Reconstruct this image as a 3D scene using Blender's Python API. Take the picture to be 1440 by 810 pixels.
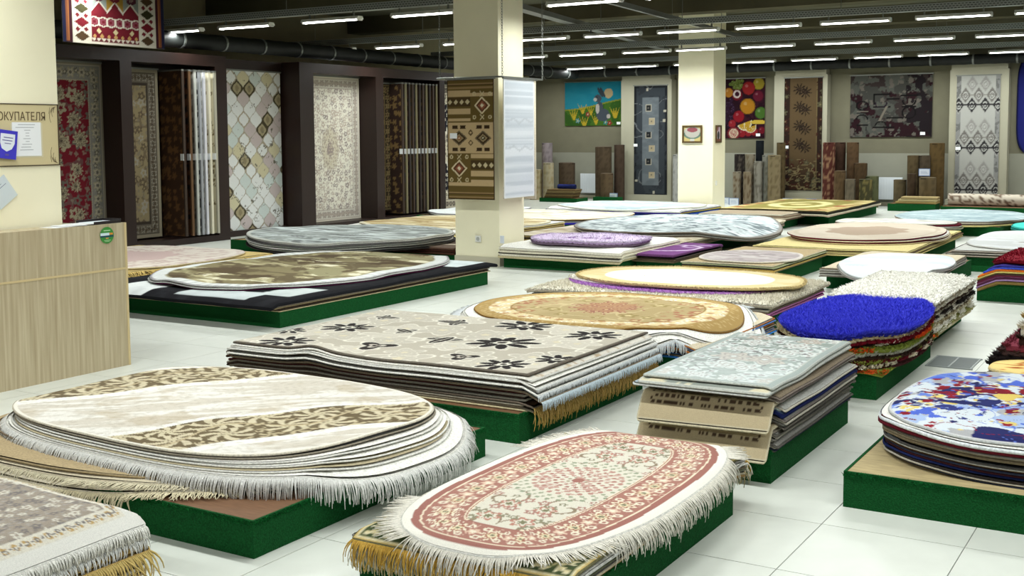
import bpy, bmesh, math, random
import numpy as np
from mathutils import Matrix, Vector

for _o in list(bpy.data.objects):
    bpy.data.objects.remove(_o)
C = bpy.context.scene.collection
PI = math.pi

# ------------------------------------------------------------------ camera
EYE = 1.7277
def cam_axes(yaw, pitch, roll):
    cy, sy, cp, sp = math.cos(yaw), math.sin(yaw), math.cos(pitch), math.sin(pitch)
    r = Vector((cy, sy, 0)); f = Vector((-sy*cp, cy*cp, -sp)); u = Vector((-sy*sp, cy*sp, cp))
    cr, sr = math.cos(roll), math.sin(roll)
    return r*cr + u*sr, u*cr - r*sr, f
_r, _u, _f = cam_axes(.5402, .0836, -.0065)
cam_data = bpy.data.cameras.new('camera')
cam = bpy.data.objects.new('camera', cam_data); C.objects.link(cam)
cam.matrix_world = Matrix(((_r.x, _u.x, -_f.x, 0), (_r.y, _u.y, -_f.y, 0), (_r.z, _u.z, -_f.z, EYE), (0, 0, 0, 1)))
cam_data.sensor_width = 36; cam_data.lens = 1650/1440*36
cam_data.shift_y = -77/1440
cam_data.clip_end = 200
bpy.context.scene.camera = cam

# ------------------------------------------------------------------ world, exposure
w = bpy.data.worlds.new('world'); bpy.context.scene.world = w; w.use_nodes = True
w.node_tree.nodes['Background'].inputs[0].default_value = (.8, .86, .9, 1)
w.node_tree.nodes['Background'].inputs[1].default_value = .05
vs = bpy.context.scene.view_settings
vs.view_transform = 'Standard'; vs.look = 'None'; vs.gamma = 1; vs.use_curve_mapping = False
vs.exposure = 0.45
LAMP_W = 25.0
LAMP_COL = (.955, 1.0, .985)

# ------------------------------------------------------------------ colour and noise helpers
def c8(*v): return np.array(v, float)/255
def lin(c):
    c = np.clip(np.asarray(c, float), 0, 1)
    return np.where(c <= .04045, c/12.92, ((c+.055)/1.055)**2.4)
def h2(ix, iy, seed=0):
    n = (ix.astype(np.int64)*374761393 + iy.astype(np.int64)*668265263 + seed*974634777) & 0xffffffff
    n = ((n ^ (n >> 13))*1274126177) & 0xffffffff
    return ((n ^ (n >> 16)) & 0xffff)/65535.0
def vn(x, y, seed=0):
    ix, iy = np.floor(x), np.floor(y); fx, fy = x-ix, y-iy
    fx = fx*fx*(3-2*fx); fy = fy*fy*(3-2*fy)
    a, b = h2(ix, iy, seed), h2(ix+1, iy, seed); c_, d_ = h2(ix, iy+1, seed), h2(ix+1, iy+1, seed)
    return (a*(1-fx)+b*fx)*(1-fy) + (c_*(1-fx)+d_*fx)*fy
def fbm(x, y, seed=0, o=4):
    s = 0; a = .5; t = 0
    for k in range(o):
        s = s + a*vn(x*2**k, y*2**k, seed+k*17); t += a; a *= .5
    return s/t
def ss(a, b, x):
    t = np.clip((x-a)/(b-a), 0, 1); return t*t*(3-2*t)

# ------------------------------------------------------------------ materials
def nmat(name):
    m = bpy.data.materials.new(name); m.use_nodes = True
    nt = m.node_tree; b = nt.nodes['Principled BSDF']
    return m, nt, b
_mats = {}
def pmat(rgb, rough=.8, spec=.3, metal=0, noise=0, scale=60, bump=0, name='plain', stretch=None):
    """procedural material: base colour varied by a noise, optional bump"""
    key = (tuple(np.round(rgb, 3)), rough, spec, metal, noise, scale, bump, name, stretch)
    if key in _mats: return _mats[key]
    m, nt, b = nmat(name)
    l = lin(rgb)
    b.inputs['Roughness'].default_value = rough; b.inputs['Metallic'].default_value = metal
    b.inputs['Specular IOR Level'].default_value = spec
    b.inputs['Base Color'].default_value = (*l, 1)
    if noise or bump:
        tc = nt.nodes.new('ShaderNodeTexCoord'); n = nt.nodes.new('ShaderNodeTexNoise')
        n.inputs['Scale'].default_value = scale; n.inputs['Detail'].default_value = 4
        src = tc.outputs['Object']
        if stretch:
            mp = nt.nodes.new('ShaderNodeMapping'); mp.inputs['Scale'].default_value = stretch
            nt.links.new(src, mp.inputs['Vector']); src = mp.outputs['Vector']
        nt.links.new(src, n.inputs['Vector'])
        if noise:
            r = nt.nodes.new('ShaderNodeMapRange'); r.inputs['From Min'].default_value = .3; r.inputs['From Max'].default_value = .7
            r.inputs['To Min'].default_value = 1-noise; r.inputs['To Max'].default_value = 1+noise*.6
            nt.links.new(n.outputs['Fac'], r.inputs['Value'])
            mx = nt.nodes.new('ShaderNodeVectorMath'); mx.operation = 'SCALE'; mx.inputs[0].default_value = tuple(l)
            nt.links.new(r.outputs['Result'], mx.inputs['Scale']); nt.links.new(mx.outputs['Vector'], b.inputs['Base Color'])
        if bump:
            bp = nt.nodes.new('ShaderNodeBump'); bp.inputs['Strength'].default_value = bump; bp.inputs['Distance'].default_value = .01
            nt.links.new(n.outputs['Fac'], bp.inputs['Height']); nt.links.new(bp.outputs['Normal'], b.inputs['Normal'])
    _mats[key] = m
    return m
def woven(name='rug_pile', scale=260, var=.12, bump=.25, rough=.95, spec=.1):
    """rug face: the dyed pattern is a colour attribute; yarn grain and relief come from noise"""
    key = ('woven', name, scale, var, bump)
    if key in _mats: return _mats[key]
    m, nt, b = nmat(name)
    at = nt.nodes.new('ShaderNodeAttribute'); at.attribute_name = 'dye'
    tc = nt.nodes.new('ShaderNodeTexCoord'); n = nt.nodes.new('ShaderNodeTexNoise')
    n.inputs['Scale'].default_value = scale; n.inputs['Detail'].default_value = 2
    nt.links.new(tc.outputs['Object'], n.inputs['Vector'])
    r = nt.nodes.new('ShaderNodeMapRange'); r.inputs['From Min'].default_value = .3; r.inputs['From Max'].default_value = .7
    r.inputs['To Min'].default_value = 1-var; r.inputs['To Max'].default_value = 1+var*.6
    nt.links.new(n.outputs['Fac'], r.inputs['Value'])
    mx = nt.nodes.new('ShaderNodeVectorMath'); mx.operation = 'SCALE'
    nt.links.new(at.outputs['Color'], mx.inputs[0]); nt.links.new(r.outputs['Result'], mx.inputs['Scale'])
    nt.links.new(mx.outputs['Vector'], b.inputs['Base Color'])
    bp = nt.nodes.new('ShaderNodeBump'); bp.inputs['Strength'].default_value = bump; bp.inputs['Distance'].default_value = .004
    nt.links.new(n.outputs['Fac'], bp.inputs['Height']); nt.links.new(bp.outputs['Normal'], b.inputs['Normal'])
    b.inputs['Roughness'].default_value = rough; b.inputs['Specular IOR Level'].default_value = spec
    _mats[key] = m
    return m
RUG = woven()
def yarn(rgb, n=.25): return pmat(np.asarray(rgb)*.96, .95, .1, noise=n, scale=90, bump=.3, name='rug_yarn')
def glow(name, rgb, s):
    m, nt, b = nmat(name)
    b.inputs['Base Color'].default_value = (*lin(rgb), 1)
    b.inputs['Emission Color'].default_value = (*lin(rgb), 1); b.inputs['Emission Strength'].default_value = s
    return m

# ------------------------------------------------------------------ mesh helpers
def mesh_obj(name, v, polys, mats, parent=None, loc=(0, 0, 0), rot=0, mi=None, smooth=False, dye=None):
    """polys: list of arrays, each (n, k) of vertex indices with the same k"""
    me = bpy.data.meshes.new(name)
    v = np.asarray(v, np.float32).reshape(-1, 3)
    polys = [np.asarray(p, np.int32) for p in polys if len(p)]
    li = np.concatenate([p.ravel() for p in polys]) if polys else np.zeros(0, np.int32)
    tot = np.concatenate([np.full(len(p), p.shape[1], np.int32) for p in polys]) if polys else np.zeros(0, np.int32)
    st = np.concatenate([[0], np.cumsum(tot)[:-1]]).astype(np.int32) if len(tot) else tot
    me.vertices.add(len(v)); me.vertices.foreach_set('co', v.ravel())
    me.loops.add(len(li)); me.loops.foreach_set('vertex_index', li)
    me.polygons.add(len(tot)); me.polygons.foreach_set('loop_start', st); me.polygons.foreach_set('loop_total', tot)
    if mi is not None: me.polygons.foreach_set('material_index', np.asarray(mi, np.int32))
    if smooth: me.polygons.foreach_set('use_smooth', np.ones(len(tot), bool))
    for m in (mats if isinstance(mats, (list, tuple)) else [mats]): me.materials.append(m)
    if dye is not None:
        a = me.attributes.new('dye', 'FLOAT_COLOR', 'POINT')
        full = np.ones((len(v), 4), np.float32); full[:, :3] = .5; full[:len(dye), :3] = lin(dye)*.84
        a.data.foreach_set('color', full.ravel())
    me.update(calc_edges=True)
    o = bpy.data.objects.new(name, me); C.objects.link(o)
    o.location = loc; o.rotation_euler = (0, 0, rot)
    if parent: o.parent = parent
    return o
class MB:
    """collects boxes, tubes and discs into one mesh"""
    def __init__(s): s.v = []; s.f = []; s.n = 0
    def add(s, v, f):
        v = np.asarray(v, float); s.v.append(v); s.f += [tuple(int(i)+s.n for i in q) for q in f]; s.n += len(v); return s
    def box(s, x0, x1, y0, y1, z0, z1, M=None):
        v = np.array([(x, y, z) for z in (z0, z1) for y in (y0, y1) for x in (x0, x1)], float)
        if M is not None: v = np.array([tuple(M @ Vector(p)) for p in v])
        return s.add(v, [(0, 2, 3, 1), (4, 5, 7, 6), (0, 1, 5, 4), (2, 6, 7, 3), (0, 4, 6, 2), (1, 3, 7, 5)])
    def tube(s, pts, r, n=8, cap=True):
        pts = [Vector(p) for p in pts]; rr = r if hasattr(r, '__len__') else [r]*len(pts)
        vs_ = []; f = []
        for i, p in enumerate(pts):
            t = (pts[min(i+1, len(pts)-1)]-pts[max(i-1, 0)]).normalized()
            a = t.cross(Vector((0, 0, 1)) if abs(t.z) < .9 else Vector((1, 0, 0))).normalized(); b = t.cross(a)
            for k in range(n):
                q = p + (a*math.cos(2*PI*k/n) + b*math.sin(2*PI*k/n))*rr[i]; vs_.append(tuple(q))
        for i in range(len(pts)-1):
            for k in range(n):
                f.append((i*n+k, i*n+(k+1) % n, (i+1)*n+(k+1) % n, (i+1)*n+k))
        if cap: f.append(tuple(range(n))[::-1]); f.append(tuple(range((len(pts)-1)*n, len(pts)*n)))
        return s.add(vs_, f)
    def build(s, name, mat, parent=None, loc=(0, 0, 0), rot=0, smooth=False):
        me = bpy.data.meshes.new(name); me.from_pydata(np.concatenate(s.v).tolist(), [], s.f)
        for m in (mat if isinstance(mat, (list, tuple)) else [mat]): me.materials.append(m)
        if smooth: me.polygons.foreach_set('use_smooth', np.ones(len(me.polygons), bool))
        o = bpy.data.objects.new(name, me); C.objects.link(o); o.location = loc; o.rotation_euler = (0, 0, rot)
        if parent: o.parent = parent
        return o
def thing(name, label, cat, loc=(0, 0, 0), rot=0, group=None):
    o = bpy.data.objects.new(name, None); C.objects.link(o); o.location = loc; o.rotation_euler = (0, 0, rot)
    o.empty_display_size = .1
    return tag(o, label, cat, group)
def tag(o, label=None, cat=None, group=None, kind=None):
    if label and not 4 <= len(label.replace('-',' ').split()) <= 16: print('LABEL', len(label.split()), label)
    if label: o['label'] = label
    if cat: o['category'] = cat
    if group: o['group'] = group
    if kind: o['kind'] = kind
    return o

# ================================================================== THE SETTING
CEIL = 4.3
cream = c8(244, 238, 208)
tile_m = pmat(c8(212, 215, 206), .32, .4, noise=.05, scale=5, name='porcelain_tile')
grout_m = pmat(c8(140, 140, 134), .9, .1, noise=.1, scale=20, name='grout')
wall_m = pmat(c8(112, 109, 91), .85, .2, noise=.06, scale=3, name='wall_paint')
wains_m = pmat(c8(138, 138, 124), .7, .3, noise=.04, scale=3, name='wainscot_paint')
dark_ceil = pmat(c8(100, 100, 84), .9, .1, noise=.25, scale=.6, name='ceiling_paint')
X0, X1, Y0, Y1 = -16.4, 6.0, -4.0, 28.3
fl = tag(MB().box(X0, X1, Y0, Y1, -.1, -.004).build('floor', grout_m), kind='structure')
TX, TY, OX, OY = .6, .625, -1.44, 5.055
def floor_tiles():
    cells = []
    for i in range(-26, 13):
        for j in range(-15, 38):
            cx, cy = OX+(i+.5)*TX, OY+(j+.5)*TY
            if not (X0 < cx < X1 and Y0 < cy < Y1): continue
            d = Vector((cx, cy, -EYE)); z = d.dot(_f)
            seen = z > .5 and abs(d.dot(_r)/z) < .5 and -.33 < (-d.dot(_u)/z) < .31
            cells.append((0 if seen else 1, math.hypot(cx, cy), cx, cy))
    cells.sort()
    g = .0022
    me = None
    far = MB()
    for k, (s, d, cx, cy) in enumerate(cells):
        a, b = TX/2-g, TY/2-g
        if k < 290 and s == 0:
            if me is None:
                o = MB().box(-a, a, -b, b, -.006, 0).build('tile', tile_m, fl); me = o.data
            else:
                o = bpy.data.objects.new('tile', me); C.objects.link(o); o.parent = fl
            o.location = (cx, cy, 0)
        else:
            far.box(cx-a, cx+a, cy-b, cy+b, -.006, 0)
    tag(far.build('tile_field', tile_m, fl), kind='stuff')
floor_tiles()
tag(MB().box(X0, X1, Y0, Y1, CEIL, CEIL+.1).build('ceiling', dark_ceil), kind='structure')
wb = tag(MB().box(X0, X1, Y1, Y1+.15, 0, CEIL).build('wall_back', wall_m), kind='structure')
MB().box(X0, X1, Y1-.012, Y1, 0, 1.24).build('wainscot', wains_m, wb)
MB().box(X0, X1, Y1-.03, Y1-.012, 0, .09).build('skirting', pmat(c8(190, 184, 160), .5, name='skirting_tile'), wb)
tag(MB().box(X0-.15, X0, Y0, Y1, 0, CEIL).build('wall_left', pmat(c8(150, 142, 112), .85, noise=.06, scale=3, name='left_wall_paint')), kind='structure')
tag(MB().box(X1, X1+.15, Y0, Y1, 0, CEIL).build('wall_right', wall_m), kind='structure')
tag(MB().box(X0, X1, Y0-.15, Y0, 0, CEIL).build('wall_front', wall_m), kind='structure')
# beams under the ceiling
for k, y in enumerate((7.0, 11.4, 16.2, 20.4, 24.6)):
    tag(MB().box(X0, X1, y, y+.45, CEIL-.35, CEIL).build('trim_%d' % (k+1), pmat(c8(84, 80, 62), .9, .1, noise=.2, scale=1, name='beam_paint')), kind='structure')

# pillars
col_m = pmat(cream, .55, .35, noise=.03, scale=2, name='cream_pillar_paint')
def pillar(x0, x1, y0, y1, label, base=True):
    t = thing('pillar', label, 'pillar', ((x0+x1)/2, (y0+y1)/2, 0)); t['kind'] = 'structure'
    a, b = (x1-x0)/2, (y1-y0)/2
    MB().box(-a, a, -b, b, 0, CEIL).build('shaft', col_m, t)
    if base: MB().box(-a-.012, a+.012, -b-.012, b+.012, 0, .12).build('base_tile', pmat(c8(196, 190, 168), .4, name='pillar_base_tile'), t)
    return t
pillar(-8.74, -8.05, 13.1, 13.74, 'cream square pillar wearing a geometric brown rug and a silver rug')
pillar(-9.90, -9.11, 23.45, 24.16, 'cream square pillar at the back hung with two small framed pictures')
pillar(-8.02, -7.3, 5.0, 5.71, 'cream square column behind the wood counter carrying the information board', False)

# pilaster frames on the back wall
pil_m = pmat(c8(156, 153, 134), .6, .3, noise=.03, scale=2, name='pilaster_paint')
for (a, b, lab) in ((-13.42, -12.0, 'pale pilaster on the back wall behind the grey squares runner'),
                    (-9.3, -8.0, 'pale pilaster on the back wall behind the brown leaf rug'),
                    (-5.22, -3.98, 'pale pilaster on the back wall behind the grey ornament rug')):
    t = thing('pilaster', lab, 'pilaster', ((a+b)/2, Y1, 0)); t['kind'] = 'structure'
    h = (b-a)/2
    MB().box(-h, h, -.32, -.03, 0, 3.12).build('shaft', pil_m, t)
    MB().box(-h+.03, h-.03, -.335, -.03, 3.12, 3.3).build('cap', pil_m, t)
    MB().box(-h-.02, h+.02, -.36, -.03, 0, .16).build('plinth', pil_m, t)
t = tag(MB().box(-5.2, 2, Y1-.7, Y1-.37, 0, .22).build('ledge', pil_m), 'low pale ledge along the foot of the back wall at right', 'ledge')
t['kind'] = 'structure'

# ================================================================== LAMPS, TRAYS, DUCTS
white_metal = pmat(c8(225, 225, 220), .45, .4, name='white_enamel')
tube_m = glow('lit_tube', (1, 1, .98), 9.0)
tray_m, _nt, _b = nmat('perforated_steel')
_tc = _nt.nodes.new('ShaderNodeTexCoord'); _mp = _nt.nodes.new('ShaderNodeMapping'); _br = _nt.nodes.new('ShaderNodeTexBrick')
_mp.inputs['Rotation'].default_value = (PI/2, 0, 0)
_br.inputs['Scale'].default_value = 1; _br.inputs['Brick Width'].default_value = .05; _br.inputs['Row Height'].default_value = .03
_br.inputs['Mortar Size'].default_value = .009; _br.inputs['Color1'].default_value = (.035, .04, .038, 1); _br.inputs['Color2'].default_value = (.05, .055, .05, 1)
_br.inputs['Mortar'].default_value = (.26, .28, .26, 1)
_nt.links.new(_tc.outputs['Object'], _mp.inputs['Vector']); _nt.links.new(_mp.outputs['Vector'], _br.inputs['Vector']); _nt.links.new(_br.outputs['Color'], _b.inputs['Base Color'])
_b.inputs['Metallic'].default_value = .3; _b.inputs['Roughness'].default_value = .5
steel = pmat(c8(120, 122, 116), .45, .4, .6, name='grey_steel')
black_duct = pmat(c8(24, 27, 26), .6, .3, noise=.3, scale=6, name='black_foil')
ROWS = {13.5: (-14.6, -5), 18.15: (-15.4, 0), 22.2: (-14.8, 1), 26.8: (-15.5, 1), 9.0: (-13, 3), 4.5: (-9, 3), 0.0: (-8, 4)}
LAMPS = {13.5: [(-14.29, 0.), (-12.83, 0), (-11.14, 0), (-9.5, 0), (-7.0, 0), (-5.6, 0), (-4.2, 0), (-2.8, 0), (-1.4, 0), (0, 0)],
         18.15: [(-14.95, 0), (-13.36, 0), (-11.8, 0), (-10.25, 0), (-8.87, 0), (-7.5, 0), (-6.15, 0), (-4.78, 0), (-3.36, 0), (-2, 0), (-.6, 0)],
         22.2: [(-14.3, 0), (-12.95, 0), (-11.56, 0), (-10.08, 0), (-8.9, 0), (-7.52, 0), (-6.07, 0), (-4.61, 0), (-3.2, 0), (-1.8, 0), (-.4, 0)],
         26.8: [(-15.3, 0), (-13.86, 0), (-12.4, 0), (-10.9, 0), (-9.42, 0), (-7.98, 0), (-6.54, 0), (-5.16, 0), (-3.7, 0), (-2.3, 0), (-.9, 0)],
         9.0: [(-12.4+k*1.5, 0) for k in range(10)], 4.5: [(-8.4+k*1.7, 0) for k in range(7)], 0.0: [(-6+k*2.0, 0) for k in range(5)]}
LZ = 3.4
rown = {26.8: 'farthest lamp row', 22.2: 'third lamp row back', 18.15: 'second lamp row back', 13.5: 'nearest visible lamp row', 9.0: 'row over the front piles', 4.5: 'row over the near aisle', 0.0: 'row nearest the entrance'}
ORD = ['first', 'second', 'third', 'fourth', 'fifth', 'sixth', 'seventh', 'eighth', 'ninth', 'tenth', 'eleventh', 'twelfth', 'thirteenth', 'fourteenth', 'fifteenth', 'sixteenth', 'seventeenth', 'eighteenth', 'nineteenth', 'twentieth', 'twenty-first', 'twenty-second', 'twenty-third', 'twenty-fourth', 'twenty-fifth', 'twenty-sixth']
_ld = bpy.data.lights.new('lamp_light', 'AREA'); _ld.shape = 'RECTANGLE'; _ld.size = 1.0; _ld.size_y = .12
_ld.energy = LAMP_W; _ld.color = LAMP_COL; _ld.spread = math.radians(163)
proto = None
for y in sorted(LAMPS, reverse=True):
    for i, (x, _) in enumerate(LAMPS[y]):
        lab = 'lit white fluorescent lamp, %s from the left in the %s' % (ORD[i], rown[y])
        if proto is None:
            proto = thing('fluorescent_lamp', lab, 'lamp', (x, y, LZ), 0, 'fluorescent lamps under the ceiling trays')
            parts = []
            # trough with a flat back and two sloping sides
            s = MB()
            pr = [(-.075, .0), (-.05, .045), (.05, .045), (.075, 0), (.07, 0), (.046, .04), (-.046, .04), (-.07, 0)]
            vv = [(xx, p[0], p[1]) for xx in (-.53, .53) for p in pr]
            ff = [(k, (k+1) % 8, 8+(k+1) % 8, 8+k) for k in range(8)] + [(0, 7, 6, 1), (1, 6, 5, 2), (2, 5, 4, 3), (8, 9, 14, 15), (9, 10, 13, 14), (10, 11, 12, 13)]
            s.add(vv, ff)
            parts.append(s.build('housing', white_metal, proto))
            s = MB(); s.tube([(-.5, 0, .005), (.5, 0, .005)], .022, 10)
            parts.append(s.build('tube', tube_m, proto, smooth=False))
            s = MB(); s.box(-.53, -.5, -.05, .05, -.02, .045); parts.append(s.build('end_cap', white_metal, proto))
            s = MB(); s.box(.5, .53, -.05, .05, -.02, .045); parts.append(s.build('end_cap', white_metal, proto))
            s = MB(); s.box(-.42, -.40, -.012, .012, .045, .11); parts.append(s.build('bracket', steel, proto))
            s = MB(); s.box(.40, .42, -.012, .012, .045, .11); parts.append(s.build('bracket', steel, proto))
            lo = bpy.data.objects.new('lamp_light', _ld); C.objects.link(lo); lo.parent = proto; lo.location = (0, 0, -.025); parts.append(lo)
        else:
            r = proto.copy(); C.objects.link(r); r.location = (x, y, LZ); r['label'] = lab
            for p in parts:
                q = p.copy(); q.parent = r; C.objects.link(q)
for k, (y, (a, b)) in enumerate(ROWS.items()):
    t = thing('cable_tray', 'perforated grey steel cable tray above the %s' % rown[y], 'cable tray', (0, y, LZ+.11))
    s = MB(); s.box(a-.6, b+.6, -.06, .06, 0, .006); s.box(a-.6, b+.6, -.066, -.06, 0, .1); s.box(a-.6, b+.6, .06, .066, 0, .1)
    s.build('channel', tray_m, t)
    x = a
    while x < b:
        MB().tube([(x, 0, .006), (x, 0, CEIL-LZ-.11)], .006, 6).build('hanger_rod', steel, t); x += 2.6
for k, (a, b, lab) in enumerate((((-8.8, 13.5, 3.62), (-10.9, 25.2, 3.62), 'sloping-looking grey tray running away from the rug-hung pillar'),
                                 ((-7.6, 12.5, 3.68), (-8.6, 24.5, 3.68), 'thin grey conduit crossing the lamp rows toward the back pillar'))):
    d = Vector(b)-Vector(a); L = d.length; rz = math.atan2(-d.x, d.y)
    t = thing('cable_tray', lab, 'cable tray', a, rz)
    ww = .09 if k == 0 else .025
    s = MB(); s.box(-ww, ww, 0, L, 0, .006); s.box(-ww-.006, -ww, 0, L, 0, .08); s.box(ww, ww+.006, 0, L, 0, .08); s.build('channel', steel, t)
    for q in range(4):
        MB().tube([(0, .5+q*L/4, .006), (0, .5+q*L/4, CEIL-a[2])], .005, 6).build('hanger_rod', steel, t)
def duct(label, p, q, r):
    t = thing('air_duct', label, 'duct', p)
    d = Vector(q)-Vector(p); n = int(d.length/.16)
    pts = [d*(i/n) for i in range(n+1)]
    MB().tube(pts, [r*(1+.05*(i % 2)) for i in range(n+1)], 14).build('sleeve', black_duct, t, smooth=True)
    nb = int(d.length/.9)
    u = d.normalized()
    for i in range(nb):
        c_ = d*((i+.5)/nb)
        MB().tube([c_-u*.02, c_+u*.02], r*1.09, 14).build('strap', pmat(c8(120, 124, 122), .35, .5, .5, name='strap_foil'), t)
    MB().tube([d*.02, d*.02+Vector((0, 0, CEIL-p[2]))], .006, 6).build('hanger_rod', steel, t)
duct('black foil air duct with silver straps along the back wall', (-16, 27.75, 3.33), (3, 27.75, 3.33), .11)
duct('black foil air duct over the dark rug display frames', (-14.5, 9.5, 3.3), (-14.5, 27.4, 3.3), .13)
duct('short black duct crossing under the dark ceiling at left', (-14.8, 11.2, 3.95), (-9.5, 10.2, 3.95), .1)

# ================================================================== RUG BUILDER
class P:
    """paint surface of one rug: u, v metres in the rug's plane, d distance in from the edge, s along the edge"""
    def __init__(s, u, v, d, sp, w, l): s.u, s.v, s.d, s.s, s.w, s.l = u, v, d, sp, w, l; s.c = np.zeros((len(u), 3))
    def fill(s, rgb): s.c[:] = rgb; return s
    def mix(s, a, rgb):
        a = np.clip(np.asarray(a, float), 0, 1)[:, None]; s.c = s.c*(1-a) + np.asarray(rgb)*a; return s
    def band(s, a, b, rgb): return s.mix((s.d >= a) & (s.d < b), rgb)
def rosette(a, b, R, n, rot=0, depth=.2):
    r = np.hypot(a, b); th = np.arctan2(b, a)
    return r/(R*((1-depth)+depth*np.cos(n*th+rot)))
def flowers(u, v, cell, seed, n=5, R=.38, jit=.3, keep=1.0):
    """smallest normalised petal radius over a jittered lattice: <1 inside a flower"""
    X, Y = u/cell, v/cell; ix, iy = np.floor(X), np.floor(Y)
    best = np.full(len(u), 9.); idn = np.zeros(len(u))
    for dx in (-1, 0, 1):
        for dy in (-1, 0, 1):
            jx, jy = ix+dx, iy+dy
            a = X-(jx+.5+(h2(jx, jy, seed)-.5)*2*jit); b = Y-(jy+.5+(h2(jx, jy, seed+5)-.5)*2*jit)
            k = h2(jx, jy, seed+9)
            q = rosette(a, b, R*(.6+.5*h2(jx, jy, seed+2)), n, 6.28*h2(jx, jy, seed+3)) + np.where(k < keep, 0, 9)
            m = q < best; best = np.where(m, q, best); idn = np.where(m, h2(jx, jy, seed+11), idn)
    return best, idn
def spirals(u, v, cell, seed, arms=5, tw=5., R=.5, wd=.5, jit=.2):
    """acanthus-like swirls on a jittered lattice: (inside a swirl arm, normalised radius)"""
    X, Y = u/cell, v/cell; ix, iy = np.floor(X), np.floor(Y); best = np.full(len(u), 9.); th = np.zeros(len(u)); sg = np.ones(len(u))
    for dx in (-1, 0, 1):
        for dy in (-1, 0, 1):
            jx, jy = ix+dx, iy+dy; a = X-(jx+.5+(h2(jx, jy, seed)-.5)*2*jit); b = Y-(jy+.5+(h2(jx, jy, seed+5)-.5)*2*jit)
            r = np.hypot(a, b)/(R*(.75+.4*h2(jx, jy, seed+2))); m = r < best
            best = np.where(m, r, best); th = np.where(m, np.arctan2(b, a)+6.28*h2(jx, jy, seed+3), th); sg = np.where(m, np.where((jx+jy) % 2 == 0, 1., -1.), sg)
    ph = (arms*th/(2*PI)+sg*tw*best/(2*PI)) % 1
    return (np.abs(ph-.5) < wd*.5*(1.15-.5*best)) & (best < 1), best
def vines(u, v, f, seed, wd=.03):
    return np.abs(fbm(u*f, v*f, seed, 2)-.5) < wd

def superloop(w, l, n, m):
    t = np.linspace(0, 2*PI, m*8, endpoint=False)
    x = np.sign(np.cos(t))*np.abs(np.cos(t))**(2/n)*w/2; y = np.sign(np.sin(t))*np.abs(np.sin(t))**(2/n)*l/2
    return resample(np.stack([x, y], 1), m)
def rectloop(w, l, m, r=.015):
    a, b = w/2, l/2; pts = []
    for (cx, cy, t0) in ((a-r, b-r, 0), (-a+r, b-r, PI/2), (-a+r, -b+r, PI), (a-r, -b+r, 1.5*PI)):
        for k in range(4): t = t0+PI/2*k/3; pts.append((cx+r*math.cos(t), cy+r*math.sin(t)))
    out = []; per = 2*(w+l); n = len(pts)
    for i in range(n):
        p, q = np.array(pts[i]), np.array(pts[(i+1) % n]); L = np.hypot(*(q-p)); k = max(1, int(L/per*m))
        for j in range(k): out.append(p+(q-p)*j/k)
    return np.array(out)
def resample(B, m):
    Q = np.vstack([B, B[:1]]); L = np.concatenate([[0], np.cumsum(np.hypot(*np.diff(Q, axis=0).T))])
    t = np.linspace(0, L[-1], m, endpoint=False)
    return np.stack([np.interp(t, L, Q[:, 0]), np.interp(t, L, Q[:, 1])], 1)

def strands(name, parent, base, nrm, L, hang, r, mat, seed, spread=.25, K=4, knot=False, free=None):
    rng = np.random.default_rng(seed); M = len(base)
    L = L*(1+rng.normal(0, .12, M))
    side = np.stack([-nrm[:, 1], nrm[:, 0], np.zeros(M)], 1); up = np.array([0, 0, 1.])
    lat = rng.normal(0, spread, M); hg = np.clip(hang+rng.normal(0, .12, M), 0, 1.15)
    if free is not None: hg = np.where(free, hg, np.clip(.07+rng.normal(0, .02, M), 0, .2))
    vv = np.zeros((M, K+1, 3, 3))
    for j in range(K+1):
        t = j/K
        c_ = base + nrm*(L*t*(1-.62*hg*t))[:, None] + side*(lat*L*t**1.5)[:, None] - up*(L*hg*.95*t**1.35)[:, None]
        rad = r*(1.15 if (knot and j == 1) else 1)*(1-.35*t)
        for k in range(3):
            a = 2*PI*k/3+.5
            vv[:, j, k] = c_ + side*(rad*math.cos(a)) + up*(rad*math.sin(a))*.8 + nrm*(rad*math.sin(a))*.5
    idx = np.arange(M*(K+1)*3).reshape(M, K+1, 3); q = []
    for j in range(K):
        for k in range(3):
            k2 = (k+1) % 3
            q.append(np.stack([idx[:, j, k], idx[:, j, k2], idx[:, j+1, k2], idx[:, j+1, k]], 1))
    o = mesh_obj(name, vv.reshape(-1, 3), [np.concatenate(q), idx[:, K, :]], mat, parent)
    return tag(o, kind='stuff')

def tufts(parent, pts, h, wd, mat, seed, lean=.5, name='pile_tufts'):
    rng = np.random.default_rng(seed); M = len(pts); a = rng.uniform(0, 2*PI, M)
    s = np.stack([np.cos(a), np.sin(a), np.zeros(M)], 1)*wd/2; b = rng.uniform(0, 2*PI, M)
    tip = pts + np.stack([np.cos(b)*lean*h, np.sin(b)*lean*h, np.full(M, h)], 1)*rng.uniform(.7, 1.2, M)[:, None]
    v = np.stack([pts-s, pts+s, tip], 1).reshape(-1, 3)
    return tag(mesh_obj(name, v, [np.arange(M*3).reshape(M, 3)], mat, parent), kind='stuff')

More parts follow.
